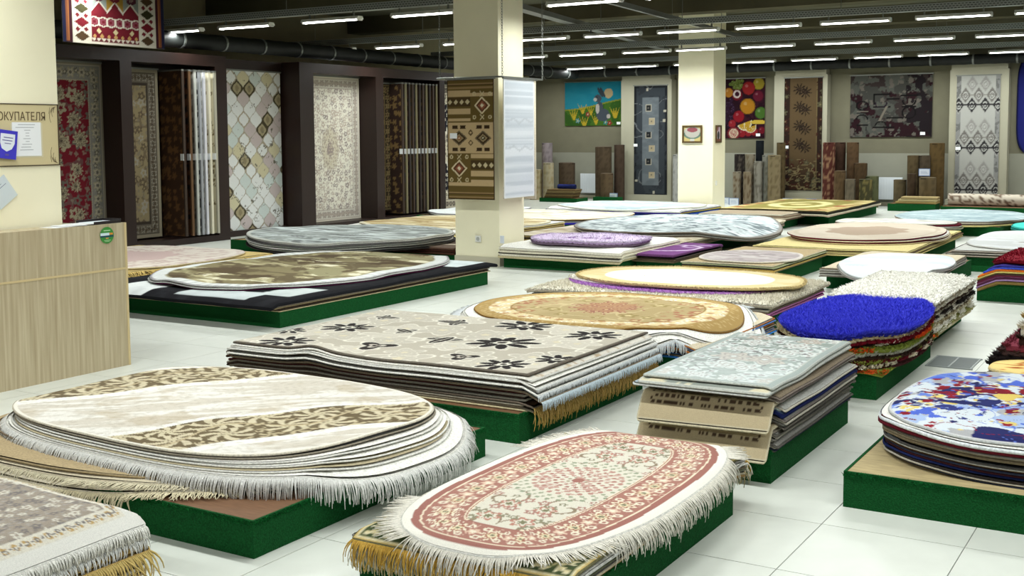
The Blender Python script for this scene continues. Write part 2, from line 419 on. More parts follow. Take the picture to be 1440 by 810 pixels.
class Sup:
    """what a pile lies on: its platform rectangle; beyond it the rugs droop. bumps: (x, y, radius, height)"""
    def __init__(s, x0, x1, y0, y1, slope=.9, wave=.004, seed=0, bumps=(), soft=.03):
        s.r = (x0, x1, y0, y1); s.k = slope; s.w = wave; s.seed = seed; s.b = bumps; s.soft = soft
    def z(s, x, y, lift=1.0):
        x0, x1, y0, y1 = s.r
        e = np.maximum(np.maximum(x0-x, x-x1), np.maximum(y0-y, y-y1)); e = np.maximum(e+s.soft, 0)
        dz = -s.k*e*e/(e+.06)
        dz = dz + s.w*lift*(fbm(x*1.7, y*1.7, s.seed, 2)-.5)*2
        for (bx, by, br, bh) in s.b: dz = dz + bh*lift*np.exp(-((x-bx)**2+(y-by)**2)/br**2)
        return dz

def rug(name, label, sup, c, size, z, th, shape='rect', rot=0, paint=None, col=None, edge=None, edge_th=None, res=None,
        fringe=None, shag=None, cat='rug', group=None, seed=1, lift=1.0, mat=None):
    """one rug: top face, rounded rim, underside near the rim; z is the height of its top face on the flat part of the pile"""
    w_, l_ = size; cr, sr = math.cos(rot), math.sin(rot)
    def wz(u, v): return z + sup.z(c[0]+u*cr-v*sr, c[1]+u*sr+v*cr, lift)
    if res is None: res = .25 if paint is None else .02
    m = max(40, int((w_+l_)*1.7/(res if paint is not None else .07)))
    m = min(m, 520)
    B = rectloop(w_, l_, m) if shape == 'rect' else superloop(w_, l_, shape, m)
    m = len(B)
    arc = np.concatenate([[0], np.cumsum(np.hypot(*np.diff(B, axis=0).T))])
    if paint is not None and shape == 'rect':
        nx, ny = max(2, int(w_/res)), max(2, int(l_/res))
        gx, gy = np.meshgrid(np.linspace(-w_/2+.004, w_/2-.004, nx), np.linspace(-l_/2+.004, l_/2-.004, ny), indexing='ij')
        U, V = gx.ravel(), gy.ravel(); id_ = np.arange(nx*ny).reshape(nx, ny)
        top = np.stack([id_[:-1, :-1], id_[1:, :-1], id_[1:, 1:], id_[:-1, 1:]], -1).reshape(-1, 4)
        d = np.minimum(w_/2-np.abs(U), l_/2-np.abs(V))
        hor = (l_/2-np.abs(V)) < (w_/2-np.abs(U)); S = np.where(hor, U, V)
        polys = [top]; nt_ = len(U)
    else:
        if paint is None: T = np.array([.4, .72, .9, .985])
        else: T = np.linspace(0, 1, max(6, int(min(w_, l_)/2/res)))[1:]*.995
        U = np.concatenate([[0], (T[:, None]*B[None, :, 0]).ravel()]); V = np.concatenate([[0], (T[:, None]*B[None, :, 1]).ravel()])
        k = np.arange(m); k2 = (k+1) % m; q = []
        for i in range(len(T)-1):
            a = 1+i*m; q.append(np.stack([a+k, a+m+k, a+m+k2, a+k2], 1))
        polys = [np.stack([np.zeros(m, int), 1+k, 1+k2], 1), np.concatenate(q)]; nt_ = len(U)
        d = np.zeros(len(U)); S = np.zeros(len(U))
        if paint is not None:
            Bf = B.astype(np.float32); arcf = arc
            for i0 in range(0, len(U), 8000):
                q_ = (U[i0:i0+8000, None].astype(np.float32)-Bf[None, :, 0])**2+(V[i0:i0+8000, None].astype(np.float32)-Bf[None, :, 1])**2
                j = q_.argmin(1); tj = np.roll(Bf, -1, 0)[j]-np.roll(Bf, 1, 0)[j]; tj /= np.hypot(tj[:, 0], tj[:, 1])[:, None]+1e-9
                ex, ey = U[i0:i0+8000]-Bf[j, 0], V[i0:i0+8000]-Bf[j, 1]
                d[i0:i0+8000] = np.abs(ex*tj[:, 1]-ey*tj[:, 0]); S[i0:i0+8000] = arcf[j]+ex*tj[:, 0]+ey*tj[:, 1]
    ntop = sum(len(p) for p in polys)
    # rim: three loops
    k = np.arange(m); k2 = (k+1) % m
    nr = B/np.maximum(np.hypot(B[:, 0], B[:, 1]), 1e-6)[:, None]
    tn = np.roll(B, -1, 0)-np.roll(B, 1, 0); nn = np.stack([tn[:, 1], -tn[:, 0]], 1); nn /= np.maximum(np.hypot(*nn.T), 1e-9)[:, None]
    loops = []
    zb = wz(B[:, 0], B[:, 1])
    for (off, dz) in ((-.004, .0008), (.002, -th*.3), (.002, -th*.75), (-.006, -th), (-.2*min(1, min(w_, l_)), -th)):
        L_ = B+nn*off if off > -.1 else B*(1-.25)
        zz = zb if off > -.1 else wz(L_[:, 0], L_[:, 1])
        loops.append(np.stack([L_[:, 0], L_[:, 1], zz+dz], 1))
    Z = wz(U, V)
    verts = np.concatenate([np.stack([U, V, Z], 1)]+loops)
    rim = []
    for i in range(len(loops)-1):
        a = nt_+i*m; rim.append(np.stack([a+k, a+m+k, a+m+k2, a+k2], 1))
    polys.append(np.concatenate(rim))
    if edge is None: edge = np.asarray(col if col is not None else (.7, .7, .65))
    base_z = z-th
    verts[:, 2] -= base_z
    dye = None
    if paint is not None:
        pp = P(U, V, d, S, w_, l_); paint(pp); dye = np.clip(pp.c, 0, 1); mats = [mat or RUG, yarn(edge)]
    else: mats = [yarn(col), yarn(edge)]
    mi = np.concatenate([np.zeros(ntop, int), np.ones(sum(len(r) for r in rim), int)])
    o = mesh_obj(name, verts, polys, mats, None, (c[0], c[1], base_z), rot, mi, True, dye)
    tag(o, label, cat, group)
    if fringe:
        f = dict(col=c8(240, 236, 222), L=.1, hang=.6, step=.012, r=.0035, sides=None, spread=.25); f.update(fringe)
        per = arc[-1]+np.hypot(*(B[0]-B[-1])); M = int(per/f['step'])
        aa = np.linspace(0, per, M, endpoint=False)
        Bc = np.vstack([B, B[:1]]); Ac = np.concatenate([arc, [per]]); Nc = np.vstack([nn, nn[:1]])
        bx, by = np.interp(aa, Ac, Bc[:, 0]), np.interp(aa, Ac, Bc[:, 1])
        nx_, ny_ = np.interp(aa, Ac, Nc[:, 0]), np.interp(aa, Ac, Nc[:, 1])
        keep = np.ones(M, bool)
        if f['sides']:
            keep[:] = False
            for s_ in f['sides']:
                keep |= {'+x': nx_ > .8, '-x': nx_ < -.8, '+y': ny_ > .8, '-y': ny_ < -.8}[s_]
        if 'where' in f: keep &= f['where'](bx, by)
        bx, by, nx_, ny_ = bx[keep], by[keep], nx_[keep], ny_[keep]
        base = np.stack([bx, by, wz(bx, by)-base_z-th*.4], 1)
        tx, ty = bx+nx_*f['L']*.35, by+ny_*f['L']*.35; wx, wy = c[0]+tx*cr-ty*sr, c[1]+tx*sr+ty*cr; g = f.get('on', sup.r)
        free = (wx < g[0]) | (wx > g[1]) | (wy < g[2]) | (wy > g[3])
        strands('fringe', o, base, np.stack([nx_, ny_, np.zeros(len(bx))], 1), f['L'], f['hang'], f['r'], yarn(f['col'], .15), seed, f['spread'], f.get('K', 4), True, free)
    if shag:
        s = dict(col=col, h=.02, wd=.008, dens=5000, lean=.6); s.update(shag)
        rng = np.random.default_rng(seed); M = int(w_*l_*s['dens'])
        q = rng.uniform(-.5, .5, (M, 2))*np.array([w_, l_])
        if shape == 'rect': q = q
        else: q = q[(np.abs(q[:, 0]/(w_/2))**shape+np.abs(q[:, 1]/(l_/2))**shape) < 1.0]
        e = B[rng.integers(0, m, int(m*s.get('edge', 6)))]; e = e+rng.normal(0, .006, e.shape); q = np.concatenate([q, e])
        tufts(o, np.stack([q[:, 0], q[:, 1], wz(q[:, 0], q[:, 1])-base_z-.003], 1), s['h'], s['wd'], yarn(s['col'], .25), seed, s['lean'])
    return o

# ------------------------------------------------------------------ colour words for labels
WORDS = [('white', (240, 240, 236)), ('cream', (232, 222, 196)), ('beige', (200, 186, 156)), ('tan', (172, 146, 104)), ('grey', (150, 150, 145)), ('pale grey', (196, 198, 196)),
         ('dark grey', (84, 84, 84)), ('black', (28, 28, 30)), ('brown', (92, 66, 46)), ('dark brown', (58, 40, 32)), ('dark red', (104, 24, 34)), ('gold', (200, 166, 90)),
         ('navy', (30, 38, 84)), ('blue', (56, 104, 190)), ('pale blue', (176, 206, 222)), ('olive green', (120, 124, 60)), ('green', (64, 100, 60)), ('orange', (222, 120, 50)),
         ('lilac', (176, 130, 190)), ('purple', (112, 60, 120)), ('pink', (206, 140, 160)), ('yellow', (226, 200, 110)), ('taupe', (140, 124, 104)), ('turquoise', (70, 200, 190)), ('red', (180, 40, 44))]
def cword(rgb):
    r = np.asarray(rgb)*255
    return min(WORDS, key=lambda q: sum((r-np.array(q[1]))**2))[0]

turf_m = pmat(c8(20, 80, 38), .95, .1, noise=.45, scale=140, bump=.6, name='artificial_turf')
board_m = pmat(c8(116, 84, 60), .7, .2, noise=.2, scale=14, name='brown_fibreboard', stretch=(1, 8, 1))
turf_yarn = pmat(c8(22, 100, 46), .95, .1, noise=.4, scale=50, name='turf_blades')
def platform(label, x0, x1, y0, y1, h, board=None, fuzz=0):
    t = thing('platform', label, 'platform', ((x0+x1)/2, (y0+y1)/2, 0), 0, 'low green turf platforms under the rug piles')
    a, b = (x1-x0)/2, (y1-y0)/2; e = .012
    MB().box(-a+e, a-e, -b+e, b-e, 0, h).build('top_board', board or board_m, t)
    for (q0, q1, r0, r1) in ((-a, a, -b, -b+e), (-a, a, b-e, b), (-a, -a+e, -b+e, b-e), (a-e, a, -b+e, b-e)):
        MB().box(q0, q1, r0, r1, 0, h+.004).build('turf_side', turf_m, t)
    if fuzz:
        rng = np.random.default_rng(int(fuzz)); M = 2600
        u = rng.uniform(0, 1, M)
        p1 = np.stack([-a+2*a*u, np.full(M, -b), np.full(M, h)], 1); p2 = np.stack([np.full(M, a), -b+2*b*u, np.full(M, h)], 1)
        pts = np.concatenate([p1, p2]); pts[:, 2] -= rng.uniform(0, .02, len(pts))
        pts[:, :2] += rng.normal(0, .003, (len(pts), 2))
        tufts(t, pts, .008, .006, turf_yarn, 3, 1.2, 'turf_fuzz')
    return t
def pile(below, sup, z, layers, c, size, shape='rect', seed=0, jit=.012, group=None, th=.011):
    """lower rugs of one pile, listed bottom to top. Each entry is a colour or a dict; returns the height reached"""
    rng = random.Random(seed); n = len(layers)
    for i, L in enumerate(layers):
        L = dict(L) if isinstance(L, dict) else dict(col=L)
        t = L.pop('th', th); z += t + L.pop('gap', 0)
        cc = L.pop('c', c); off = L.pop('off', (rng.uniform(-jit, jit), rng.uniform(-jit, jit)))
        sz = L.pop('size', size); sz = (sz[0]+rng.uniform(-jit, jit), sz[1]+rng.uniform(-jit, jit))
        sh = L.pop('shape', shape); col = L.get('col'); what = L.pop('what', None)
        k = n-i
        word = what or ('%s %s' % (cword(col), 'rug' if sh == 'rect' else 'rounded rug'))
        lab = '%s, %s down %s' % (word, ORD[min(k, 25)], below)
        rug('rug' if sh == 'rect' else 'oval_rug', lab, sup, (cc[0]+off[0], cc[1]+off[1]), sz, z, t*.93, sh, L.pop('rot', rng.uniform(-.006, .006)),
            group=group or ('rugs piled '+below), seed=seed*31+i, lift=(i+1)/(n+1), **L)
    return z

# ================================================================== RUG DESIGNS
def persian(p, field, border, line, fl1, fl2, bw=.16, edge=None, ew=.02, cell=.16, seed=3, medal=None, medc=None, dens=1.0, per=.17):
    """generic oriental layout: edge band, main border with rosettes between guard stripes, flowered field, medallion"""
    p.fill(field)
    q, k = flowers(p.u, p.v, cell, seed, 5, .45)
    p.mix(vines(p.u, p.v, 1.1/cell, seed, .035), fl2*.6+field*.4)
    p.mix((q < 1)*dens, np.where((k > .5)[:, None], fl1, fl2)); p.mix(q < .38, field)
    q2, k2 = flowers(p.u+.31, p.v+.17, cell*.55, seed+40, 4, .36); p.mix((q2 < 1)*(q > 1.3)*.8*dens, fl1*.5+fl2*.5)
    if medal:
        a, b = medal; R = np.hypot(p.u/a, p.v/b); th = np.arctan2(p.v/b, p.u/a)
        R = R/(1+.06*np.cos(16*th)+.05*np.cos(8*th))
        p.mix(R < 1, line); p.mix(R < .95, medc[0])
        qm, km = flowers(p.u, p.v, cell*.5, seed+7, 6, .46); p.mix((R < .95)*(qm < 1), medc[1]); p.mix((R < .95)*(qm < .45), medc[2])
        p.mix((np.abs(R-.62) < .035), medc[2]); p.mix((R < .34), medc[1]); p.mix((R < .3)*(qm < .8), medc[2])
    # border
    e = ew; p.band(0, e+bw, border)
    a = ((p.s/per) % 1-.5)*per; bb = p.d-(e+bw/2)
    r1 = rosette(a, bb, bw*.36, 6); p.mix(r1 < 1, fl1); p.mix(r1 < .68, line); p.mix(r1 < .36, fl2)
    a2 = (((p.s/per)+.5) % 1-.5)*per
    r2 = rosette(a2, bb+bw*.12*np.sin(p.s*9), bw*.2, 5); p.mix((r2 < 1), fl2); p.mix(r2 < .5, line)
    wv = np.abs(bb-bw*.3*np.sin(2*PI*p.s/per)); p.mix((wv < .006)*(r1 > 1.1)*(r2 > 1.1), line)
    g = .012
    for q0 in (e, e+bw-g):
        p.band(q0, q0+g, line); p.mix((p.d >= q0+g*.25)*(p.d < q0+g*.75)*(((p.s*28) % 1) > .5), fl1)
    p.band(0, e, edge if edge is not None else line)
    return p

def damask_paint(p):
    x, y = p.u*math.cos(.06)+p.v*math.sin(.06)-4.56, p.v*math.cos(.06)-p.u*math.sin(.06)+4.54
    n = .835*x-.55*y; t = .55*x+.835*y
    base = c8(212, 204, 190)
    p.fill(base)
    st = fbm(p.u*3+p.v*2, (p.u-p.v)*16, 4, 3); p.mix(ss(.42, .62, st)*.8, c8(238, 235, 228))
    p.mix(ss(.55, .7, fbm(p.u*6, p.v*6, 8))*.45, c8(188, 172, 146))
    w_ = .05*np.sin(t*3.4)+.03*np.sin(t*9+1)
    for (a, b) in ((-7.34, -6.88), (-5.9, -5.44), (-4.4, -3.95)):
        inside = (n > a+w_) & (n < b+w_*.6)
        p.mix((n > b+w_*.6) & (n < b+w_*.6+.09), c8(240, 237, 230)); p.mix((n < a+w_) & (n > a+w_-.06), c8(236, 233, 226))
        p.mix(inside, c8(108, 94, 70))
        ar, rad = spirals(t, n, .26, 12, 7, 5., .55, .62); a2, r2 = spirals(t+.13, n+.1, .13, 22, 5, 4., .5, .6)
        p.mix(inside*a2*(rad > .95), c8(196, 182, 148)); p.mix(inside*(rad < .98), c8(112, 98, 73)); p.mix(inside*ar*(rad < 1), c8(212, 200, 170))
        p.mix(inside*(rad < .34)*(rad > .26), c8(206, 194, 162)); p.mix(inside*(rad < .16), c8(206, 194, 162))
        p.mix(inside*(np.abs(t*0+n-(a+b)/2-w_-.09*np.sin(t*9)) < .012), c8(190, 174, 140))
    p.mix(ss(.5, .75, fbm(p.u*40, p.v*40, 3, 2))*.2, c8(150, 140, 120))
    p.band(0, .022, c8(236, 230, 216))

FLW = [(-5.22, 5.80, .17, 1), (-5.22, 6.45, .17, 1), (-4.60, 5.95, .2, 0), (-4.66, 7.0, .16, 2), (-3.95, 6.45, .22, 1), (-3.55, 6.98, .18, 1), (-3.56, 5.82, .15, 1),
       (-4.35, 6.38, .16, 2), (-5.28, 6.95, .13, 2), (-4.15, 7.1, .2, 1), (-3.35, 6.1, .14, 1), (-4.75, 6.5, .12, 2), (-3.9, 5.9, .15, 0), (-5.5, 6.15, .12, 1)]
def flower_paint(p):
    cream_ = c8(238, 233, 218); bg = c8(196, 188, 172)
    p.fill(bg)
    # large pale blooms with cream outlines
    X, Y = p.u, p.v
    for sd, cell, R in ((21, .52, .5), (33, .42, .46)):
        q, k = flowers(X, Y, cell, sd, 5, R, .3)
        p.mix(q < 1.03, cream_); p.mix(q < .94, np.where((k > .55)[:, None], c8(214, 207, 192), c8(204, 197, 182)))
        ix = np.abs((q*3) % 1-.5) < .06; p.mix(ix*(q < .8)*.7, cream_)
        p.mix(q < .2, c8(224, 214, 186))
    wx, wy = p.u-4.42, p.v+6.47
    for (fx, fy, R, typ) in FLW:
        a, b = wx-fx, wy-fy; r = np.hypot(a, b); th = np.arctan2(b, a)+fx*3
        if typ == 1:      # daisy of separate dark petals
            n = 9; kk = np.floor(th*n/(2*PI)); k = (th*n/(2*PI)) % 1-.5; B_ = r*np.sin(k*2*PI/n); f = .85+.3*h2(kk % n, kk*0, int(abs(fx*10)))
            q = ((r-R*.66*f)/(R*.40*f))**2+(B_/(R*.18))**2; p.mix(q < 1.5, cream_); p.mix(q < 1.0, c8(46, 41, 40)); p.mix(r < R*.23, cream_); p.mix(r < R*.15, c8(70, 62, 56))
        elif typ == 0:    # dark tulip-like bloom
            q = rosette(a, b, R*.8, 3, fy*5, .3); p.mix(q < 1.05, cream_); p.mix(q < .93, c8(54, 48, 46)); p.mix(q < .45, c8(208, 200, 186)); p.mix(q < .25, c8(60, 52, 48))
        else:             # pair of dark leaves
            for (o1, an) in ((.0, fx*5), (.6, fx*5+1.3)):
                ca, sa = math.cos(an), math.sin(an); A = a*ca+b*sa-o1*R*.4; Bq = -a*sa+b*ca
                q = np.hypot(A/(R*.9), Bq/(R*.33)); p.mix(q < 1.08, cream_); p.mix(q < .9, c8(58, 52, 48)); p.mix((np.abs(Bq) < .004)*(q < .8), cream_)
    p.band(0, .012, c8(120, 112, 100))

def pink_oval(p):
    ivory = c8(222, 216, 200); rose = c8(164, 112, 102); rose2 = c8(172, 122, 110); olive = c8(128, 124, 100)
    p.fill(ivory)
    r = np.hypot(p.u/.9, p.v); U, V = np.abs(p.u), np.abs(p.v)
    # mirrored scrolling vines with leaves
    rr, ra = spirals(U, V, .24, 31, 1, 7., .5, .16, .1)
    p.mix(rr*(r > .27), c8(150, 134, 112)); p.mix(vines(U, V, 4.5, 3, .012)*(r > .27), c8(160, 142, 118))
    q, k = flowers(U, V, .072, 5, 5, .42, .3); p.mix((q < 1)*(r > .3)*(k > .35), np.where((k > .65)[:, None], c8(176, 136, 124), c8(146, 142, 118))); p.mix((q < .45)*(r > .3), ivory)
    q, k = flowers(U, V, .17, 8, 6, .36, .15, .7); p.mix((q < 1)*(r > .34), c8(188, 134, 118)); p.mix((q < .7)*(r > .34), ivory); p.mix((q < .4)*(r > .34), c8(130, 128, 98))
    # medallion: rings of small leaves
    th = np.arctan2(p.v, p.u/.9)
    for (R0, n, cc, sz) in ((.285, 34, c8(150, 160, 134), .012), (.262, 34, c8(170, 172, 148), .009), (.235, 30, c8(160, 166, 140), .011), (.20, 26, c8(184, 140, 128), .013), (.165, 22, c8(176, 128, 116), .012), (.135, 18, c8(190, 150, 138), .012), (.105, 16, rose, .011), (.075, 12, c8(186, 146, 134), .011), (.045, 8, c8(160, 150, 124), .01)):
        k = ((th*n/(2*PI)+R0*13) % 1-.5)*2*PI/n*R0; p.mix(np.hypot(k, r-R0) < sz, cc)
    p.mix((r < .21)*(vines(p.u, p.v, 26, 3, .05)), c8(196, 158, 146)); p.mix(r < .03, rose)
    # border
    p.band(.075, .245, rose2); p.mix((p.d > .075)*(p.d < .245)*vines(p.u, p.v, 14, 9, .018), c8(206, 172, 154))
    per = .185; a = ((p.s/per) % 1-.5)*per; b = p.d-.16
    q = rosette(a, b, .058, 8, 0, .18); p.mix(q < 1, c8(236, 224, 198)); p.mix(q < .72, c8(168, 110, 92)); p.mix(q < .5, c8(228, 214, 178)); p.mix(q < .25, olive)
    a2 = ((p.s/per+.5) % 1-.5)*per; q = rosette(a2, b, .034, 5, 0, .2); p.mix(q < 1, c8(222, 190, 168)); p.mix(q < .5, c8(236, 226, 204))
    q = np.hypot(np.abs(a)-.052, np.abs(b)-.045)-.014; p.mix(np.abs(q) < .005, c8(236, 226, 204))
    p.band(.24, .255, c8(236, 222, 196)); p.band(.246, .251, rose); p.band(.072, .08, c8(236, 222, 196))
    p.band(.04, .072, rose); p.band(0, .04, c8(242, 238, 226))

def gold_oval(p):
    gold = c8(176, 156, 112); p.fill(gold)
    p.mix(ss(.4, .7, fbm(p.u*2, p.v*2, 3))*.5, c8(198, 178, 134))
    q, k = flowers(np.abs(p.u), np.abs(p.v), .2, 4, 5, .42, .3, .6); p.mix((q < 1)*.8, np.where((k > .5)[:, None], c8(168, 112, 82), c8(150, 132, 80))); p.mix(q < .4, c8(214, 196, 150))
    p.mix(vines(p.u, p.v, 5, 6, .03)*.5, c8(222, 204, 160))
    R = rosette(p.u, p.v*.85, .33, 12, 0, .12); qm, km = flowers(p.u, p.v, .09, 6, 5, .46)
    p.mix(R < .8, c8(178, 138, 104)); p.mix((R < 1)*(qm < 1), c8(156, 104, 88)); p.mix((R < 1)*(qm < .4), c8(220, 196, 150))
    for sx in (-1, 1):
        R = rosette((p.u-sx*.62)*1.2, p.v, .2, 6, 0, .2); p.mix((R < 1)*(qm < .9), c8(168, 104, 84))
    p.band(.12, .30, c8(224, 206, 160)); q2, k2 = flowers(p.u, p.v, .085, 11, 5, .46); b = (p.d > .12) & (p.d < .3)
    p.mix(b*(q2 < 1), np.where((k2 > .5)[:, None], c8(244, 238, 220), c8(188, 140, 104))); p.mix(b*(q2 < .4), c8(178, 150, 90))
    p.band(.29, .305, c8(150, 118, 66)); p.band(0, .12, c8(176, 146, 90)); p.band(.02, .028, c8(150, 118, 66)); q3, k3 = flowers(p.u, p.v, .05, 17, 5, .4); p.mix((p.d > .04)*(p.d < .11)*(q3 < 1), c8(200, 174, 122))

def greygreen(p):
    g = c8(150, 160, 152); p.fill(g); wht = c8(228, 232, 228)
    p.mix(ss(.45, .6, fbm(p.u*3, p.v*3, 5)), c8(168, 178, 172))
    q, k = flowers(np.abs(p.u)+.02, p.v, .24, 4, 6, .5, .25)
    p.mix(q < 1, np.where((k > .4)[:, None], wht, c8(206, 196, 184))); p.mix((q < .75)*(q > .62), c8(160, 148, 142)); p.mix(q < .35, c8(176, 168, 160)); p.mix(q < .18, wht)
    q2, k2 = flowers(p.u+.2, p.v+.1, .12, 9, 5, .48, .3); m = (q > 1.1); p.mix(m*(q2 < 1), c8(220, 226, 224)); p.mix(m*(q2 < .45), c8(150, 140, 136))
    p.mix(vines(p.u, p.v, 8, 3, .035)*m*(q2 > 1), c8(226, 230, 226)); p.mix(vines(p.u+3, p.v, 9, 13, .02)*(q > 1), c8(120, 118, 116))
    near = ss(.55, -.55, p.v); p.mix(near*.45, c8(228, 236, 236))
    p.band(0, .035, c8(176, 186, 182)); p.band(.035, .045, c8(206, 208, 200)); p.band(0, .008, c8(214, 216, 208))

def splatter(p):
    p.fill(c8(222, 230, 236)); u, v = p.u, p.v
    wu, wv = u+.1*(fbm(u*5, v*5, 2)-.5), v+.1*(fbm(u*5, v*5, 7)-.5)
    for (f, sd, th, cc) in ((3.2, 3, .60, c8(176, 196, 232)), (5, 5, .66, c8(110, 138, 222)), (6.5, 9, .69, c8(228, 206, 120)), (5.5, 14, .68, c8(180, 180, 182)), (5.2, 19, .66, c8(130, 24, 40)), (4.2, 27, .65, c8(40, 44, 100)), (11, 31, .73, c8(52, 60, 130)), (12, 37, .74, c8(150, 30, 44)), (13, 44, .73, c8(236, 214, 124)), (9, 61, .71, c8(86, 112, 214))):
        p.mix(fbm(wu*f+sd, wv*f, sd, 4) > th, cc)
    for sd, f, wd, cc in ((50, 2.4, .006, c8(36, 40, 90)), (57, 3.5, .004, c8(40, 44, 96)), (53, 2.4, .005, c8(140, 28, 44)), (71, 3, .004, c8(100, 126, 214))):
        p.mix((np.abs(fbm(wu*f, wv*f, sd, 4)-.5) < wd)*(fbm(u*3, v*3, sd+1) > .42), cc)
    rng = np.random.default_rng(5)
    for k in range(110):
        x, y, r = rng.uniform(-p.w/2, p.w/2), rng.uniform(-p.l/2, p.l/2), rng.uniform(.006, .026)
        cc = [c8(40, 44, 100), c8(140, 24, 40), c8(236, 210, 110), c8(80, 110, 214)][k % 4]
        p.mix(np.hypot(u-x, (v-y)*(.6+.8*rng.random()))+.02*(fbm(u*20, v*20, k)-.5) < r, cc)
    for (x, y, r, cc) in ((-.02, -.02, .13, c8(38, 42, 96)), (.12, .2, .15, c8(40, 42, 98)), (-.1, .27, .12, c8(140, 24, 40)), (-.25, .1, .08, c8(232, 206, 110)), (-.32, -.05, .07, c8(44, 50, 110)), (.3, .1, .1, c8(110, 130, 216)), (-.02, .13, .07, c8(90, 116, 214))):
        p.mix(np.hypot(wu-x, wv-y) < r*.9*(.2+1.3*fbm(u*12, v*12, int(r*900))), cc)
    p.band(0, .015, c8(214, 214, 214))

def camo(p):
    p.fill(c8(132, 122, 90)); a = fbm(p.u*1.6+2, p.v*3.6, 3, 4); b = fbm(p.u*3, p.v*7, 9, 4)
    p.mix(ss(.50, .53, a), c8(104, 92, 68)); p.mix(ss(.55, .58, b)*.9, c8(178, 170, 132)); p.mix(ss(.66, .68, b), c8(224, 218, 190)); p.mix(ss(.60, .63, fbm(p.u*2+8, p.v*4, 14)), c8(150, 144, 110)); p.mix(ss(.6, .62, fbm(p.u*2, p.v*3+9, 18)), c8(88, 74, 54))
    p.band(0, .17, c8(226, 228, 224)); p.mix((p.d < .17)*(((p.s*9) % 1) > .55)*.5, c8(176, 180, 178)); p.band(.16, .175, c8(156, 150, 120)); p.band(0, .012, c8(150, 140, 150))

def blackwhite(p):
    p.fill(c8(24, 24, 28)); u, v = p.u, p.v
    n = .12*(fbm(u*2.4, v*2.4, 3)-.5)
    p.mix((u < -.35+n) & (v < -1.12+n) & (u > -.95), c8(232, 236, 234))
    p.mix((u > .55+n) & (v > 1.2+n) & (p.d > .10), c8(220, 230, 230))
    p.mix((v < -1.45+n*2) & (u > -.02) & (u < .9) & (p.d > .10), c8(206, 214, 214))
    p.mix((u > .78+n) & (v < -1.0) & (v > -1.55) & (p.d > .12), c8(200, 208, 206))
    p.mix(ss(.5, .7, fbm(u*6, v*6, 8))*.12, c8(120, 126, 130))

def streaks(base, c1, c2, f=(2, 9), s=3, edge=None, ang=0.):
    def fn(p):
        p.fill(base); ca, sa = math.cos(ang), math.sin(ang); u, v = p.u*ca+p.v*sa, -p.u*sa+p.v*ca
        a = fbm(u*f[0], v*f[1], s, 4); b = fbm(u*f[0]*1.7+5, v*f[1]*1.3, s+9, 4)
        p.mix(ss(.48, .6, a), c1); p.mix(ss(.54, .64, b), c2)
        if edge is not None: p.band(0, .05, edge)
    return fn
def centred(base, mid, ring, n=2.6, line=None, fl=None):
    def fn(p):
        p.fill(base); R = np.hypot(p.u/p.w, p.v/p.l)*2
        p.mix(ss(.4, .65, fbm(p.u*2, p.v*2, 5))*.5, ring); p.mix(R < .52+.04*np.cos(8*np.arctan2(p.v, p.u)), mid)
        if fl is not None:
            q, k = flowers(p.u, p.v, .22, 4, 5, .45); p.mix((q < 1)*(R > .5)*.8, fl); p.mix((q < .4)*(R > .5), base)
        p.band(.1, .16, ring)
        if line is not None: p.band(0, .04, line)
    return fn

# ================================================================== THE PILES, NEAR TO FAR
W_ = c8(238, 236, 228); IV = c8(226, 216, 190); GO = c8(206, 172, 92); GR = c8(150, 148, 142); DG = c8(92, 90, 88); BR = c8(84, 62, 46); RD = c8(96, 24, 36); NV = c8(32, 42, 92); TN = c8(178, 158, 122); BE = c8(206, 194, 168); PB = c8(206, 222, 230); LG = c8(204, 204, 198); BK = c8(30, 28, 30); TP = c8(142, 128, 108); OL = c8(96, 104, 58); LI = c8(188, 146, 204)

# --- big rounded beige rug with brown damask bands, front left
platform('green platform under the beige and brown damask oval rug', -5.75, -3.325, 3.47, 5.25, .155, fuzz=1)
S0_ = Sup(-5.75, -3.33, 3.50, 5.3, .5, .004, 1)
S = Sup(-5.62, -3.36, 3.58, 5.5, .42, .006, 1, [(-3.25, 4.3, .5, .02)])
u_ = 'under the damask oval'
zz = pile('at the foot, under the damask oval', S0_, .155, [
    dict(col=c8(70, 76, 44), edge=c8(58, 64, 40), size=(2.44, 1.66), c=(-4.60, 4.34)),
    dict(col=c8(196, 186, 164), size=(2.5, 1.78), c=(-4.78, 4.30), fringe=dict(on=(-5.75, -3.325, 3.45, 5.25), col=c8(226, 214, 180), L=.085, hang=.9, step=.005, r=.0035, spread=.22), what='cream rounded rug, shaggy cream fringe'),
    dict(col=BE, size=(2.44, 1.72), c=(-4.82, 4.31), fringe=dict(on=(-5.75, -3.325, 3.45, 5.25), col=c8(226, 216, 186), L=.08, hang=.8, step=.006, r=.0035, spread=.25), what='beige rounded rug, ragged cream fringe'),
    dict(col=TN, size=(2.4, 1.68), c=(-4.9, 4.34), fringe=dict(on=(-5.75, -3.325, 3.45, 5.25), col=GO, L=.07, hang=.8, step=.006, r=.0035, spread=.25, where=lambda x, y: x < -.2), what='tan rounded rug, left gold fringe')],
    (-4.5, 4.5), (2.4, 1.66), 2.9, 10)
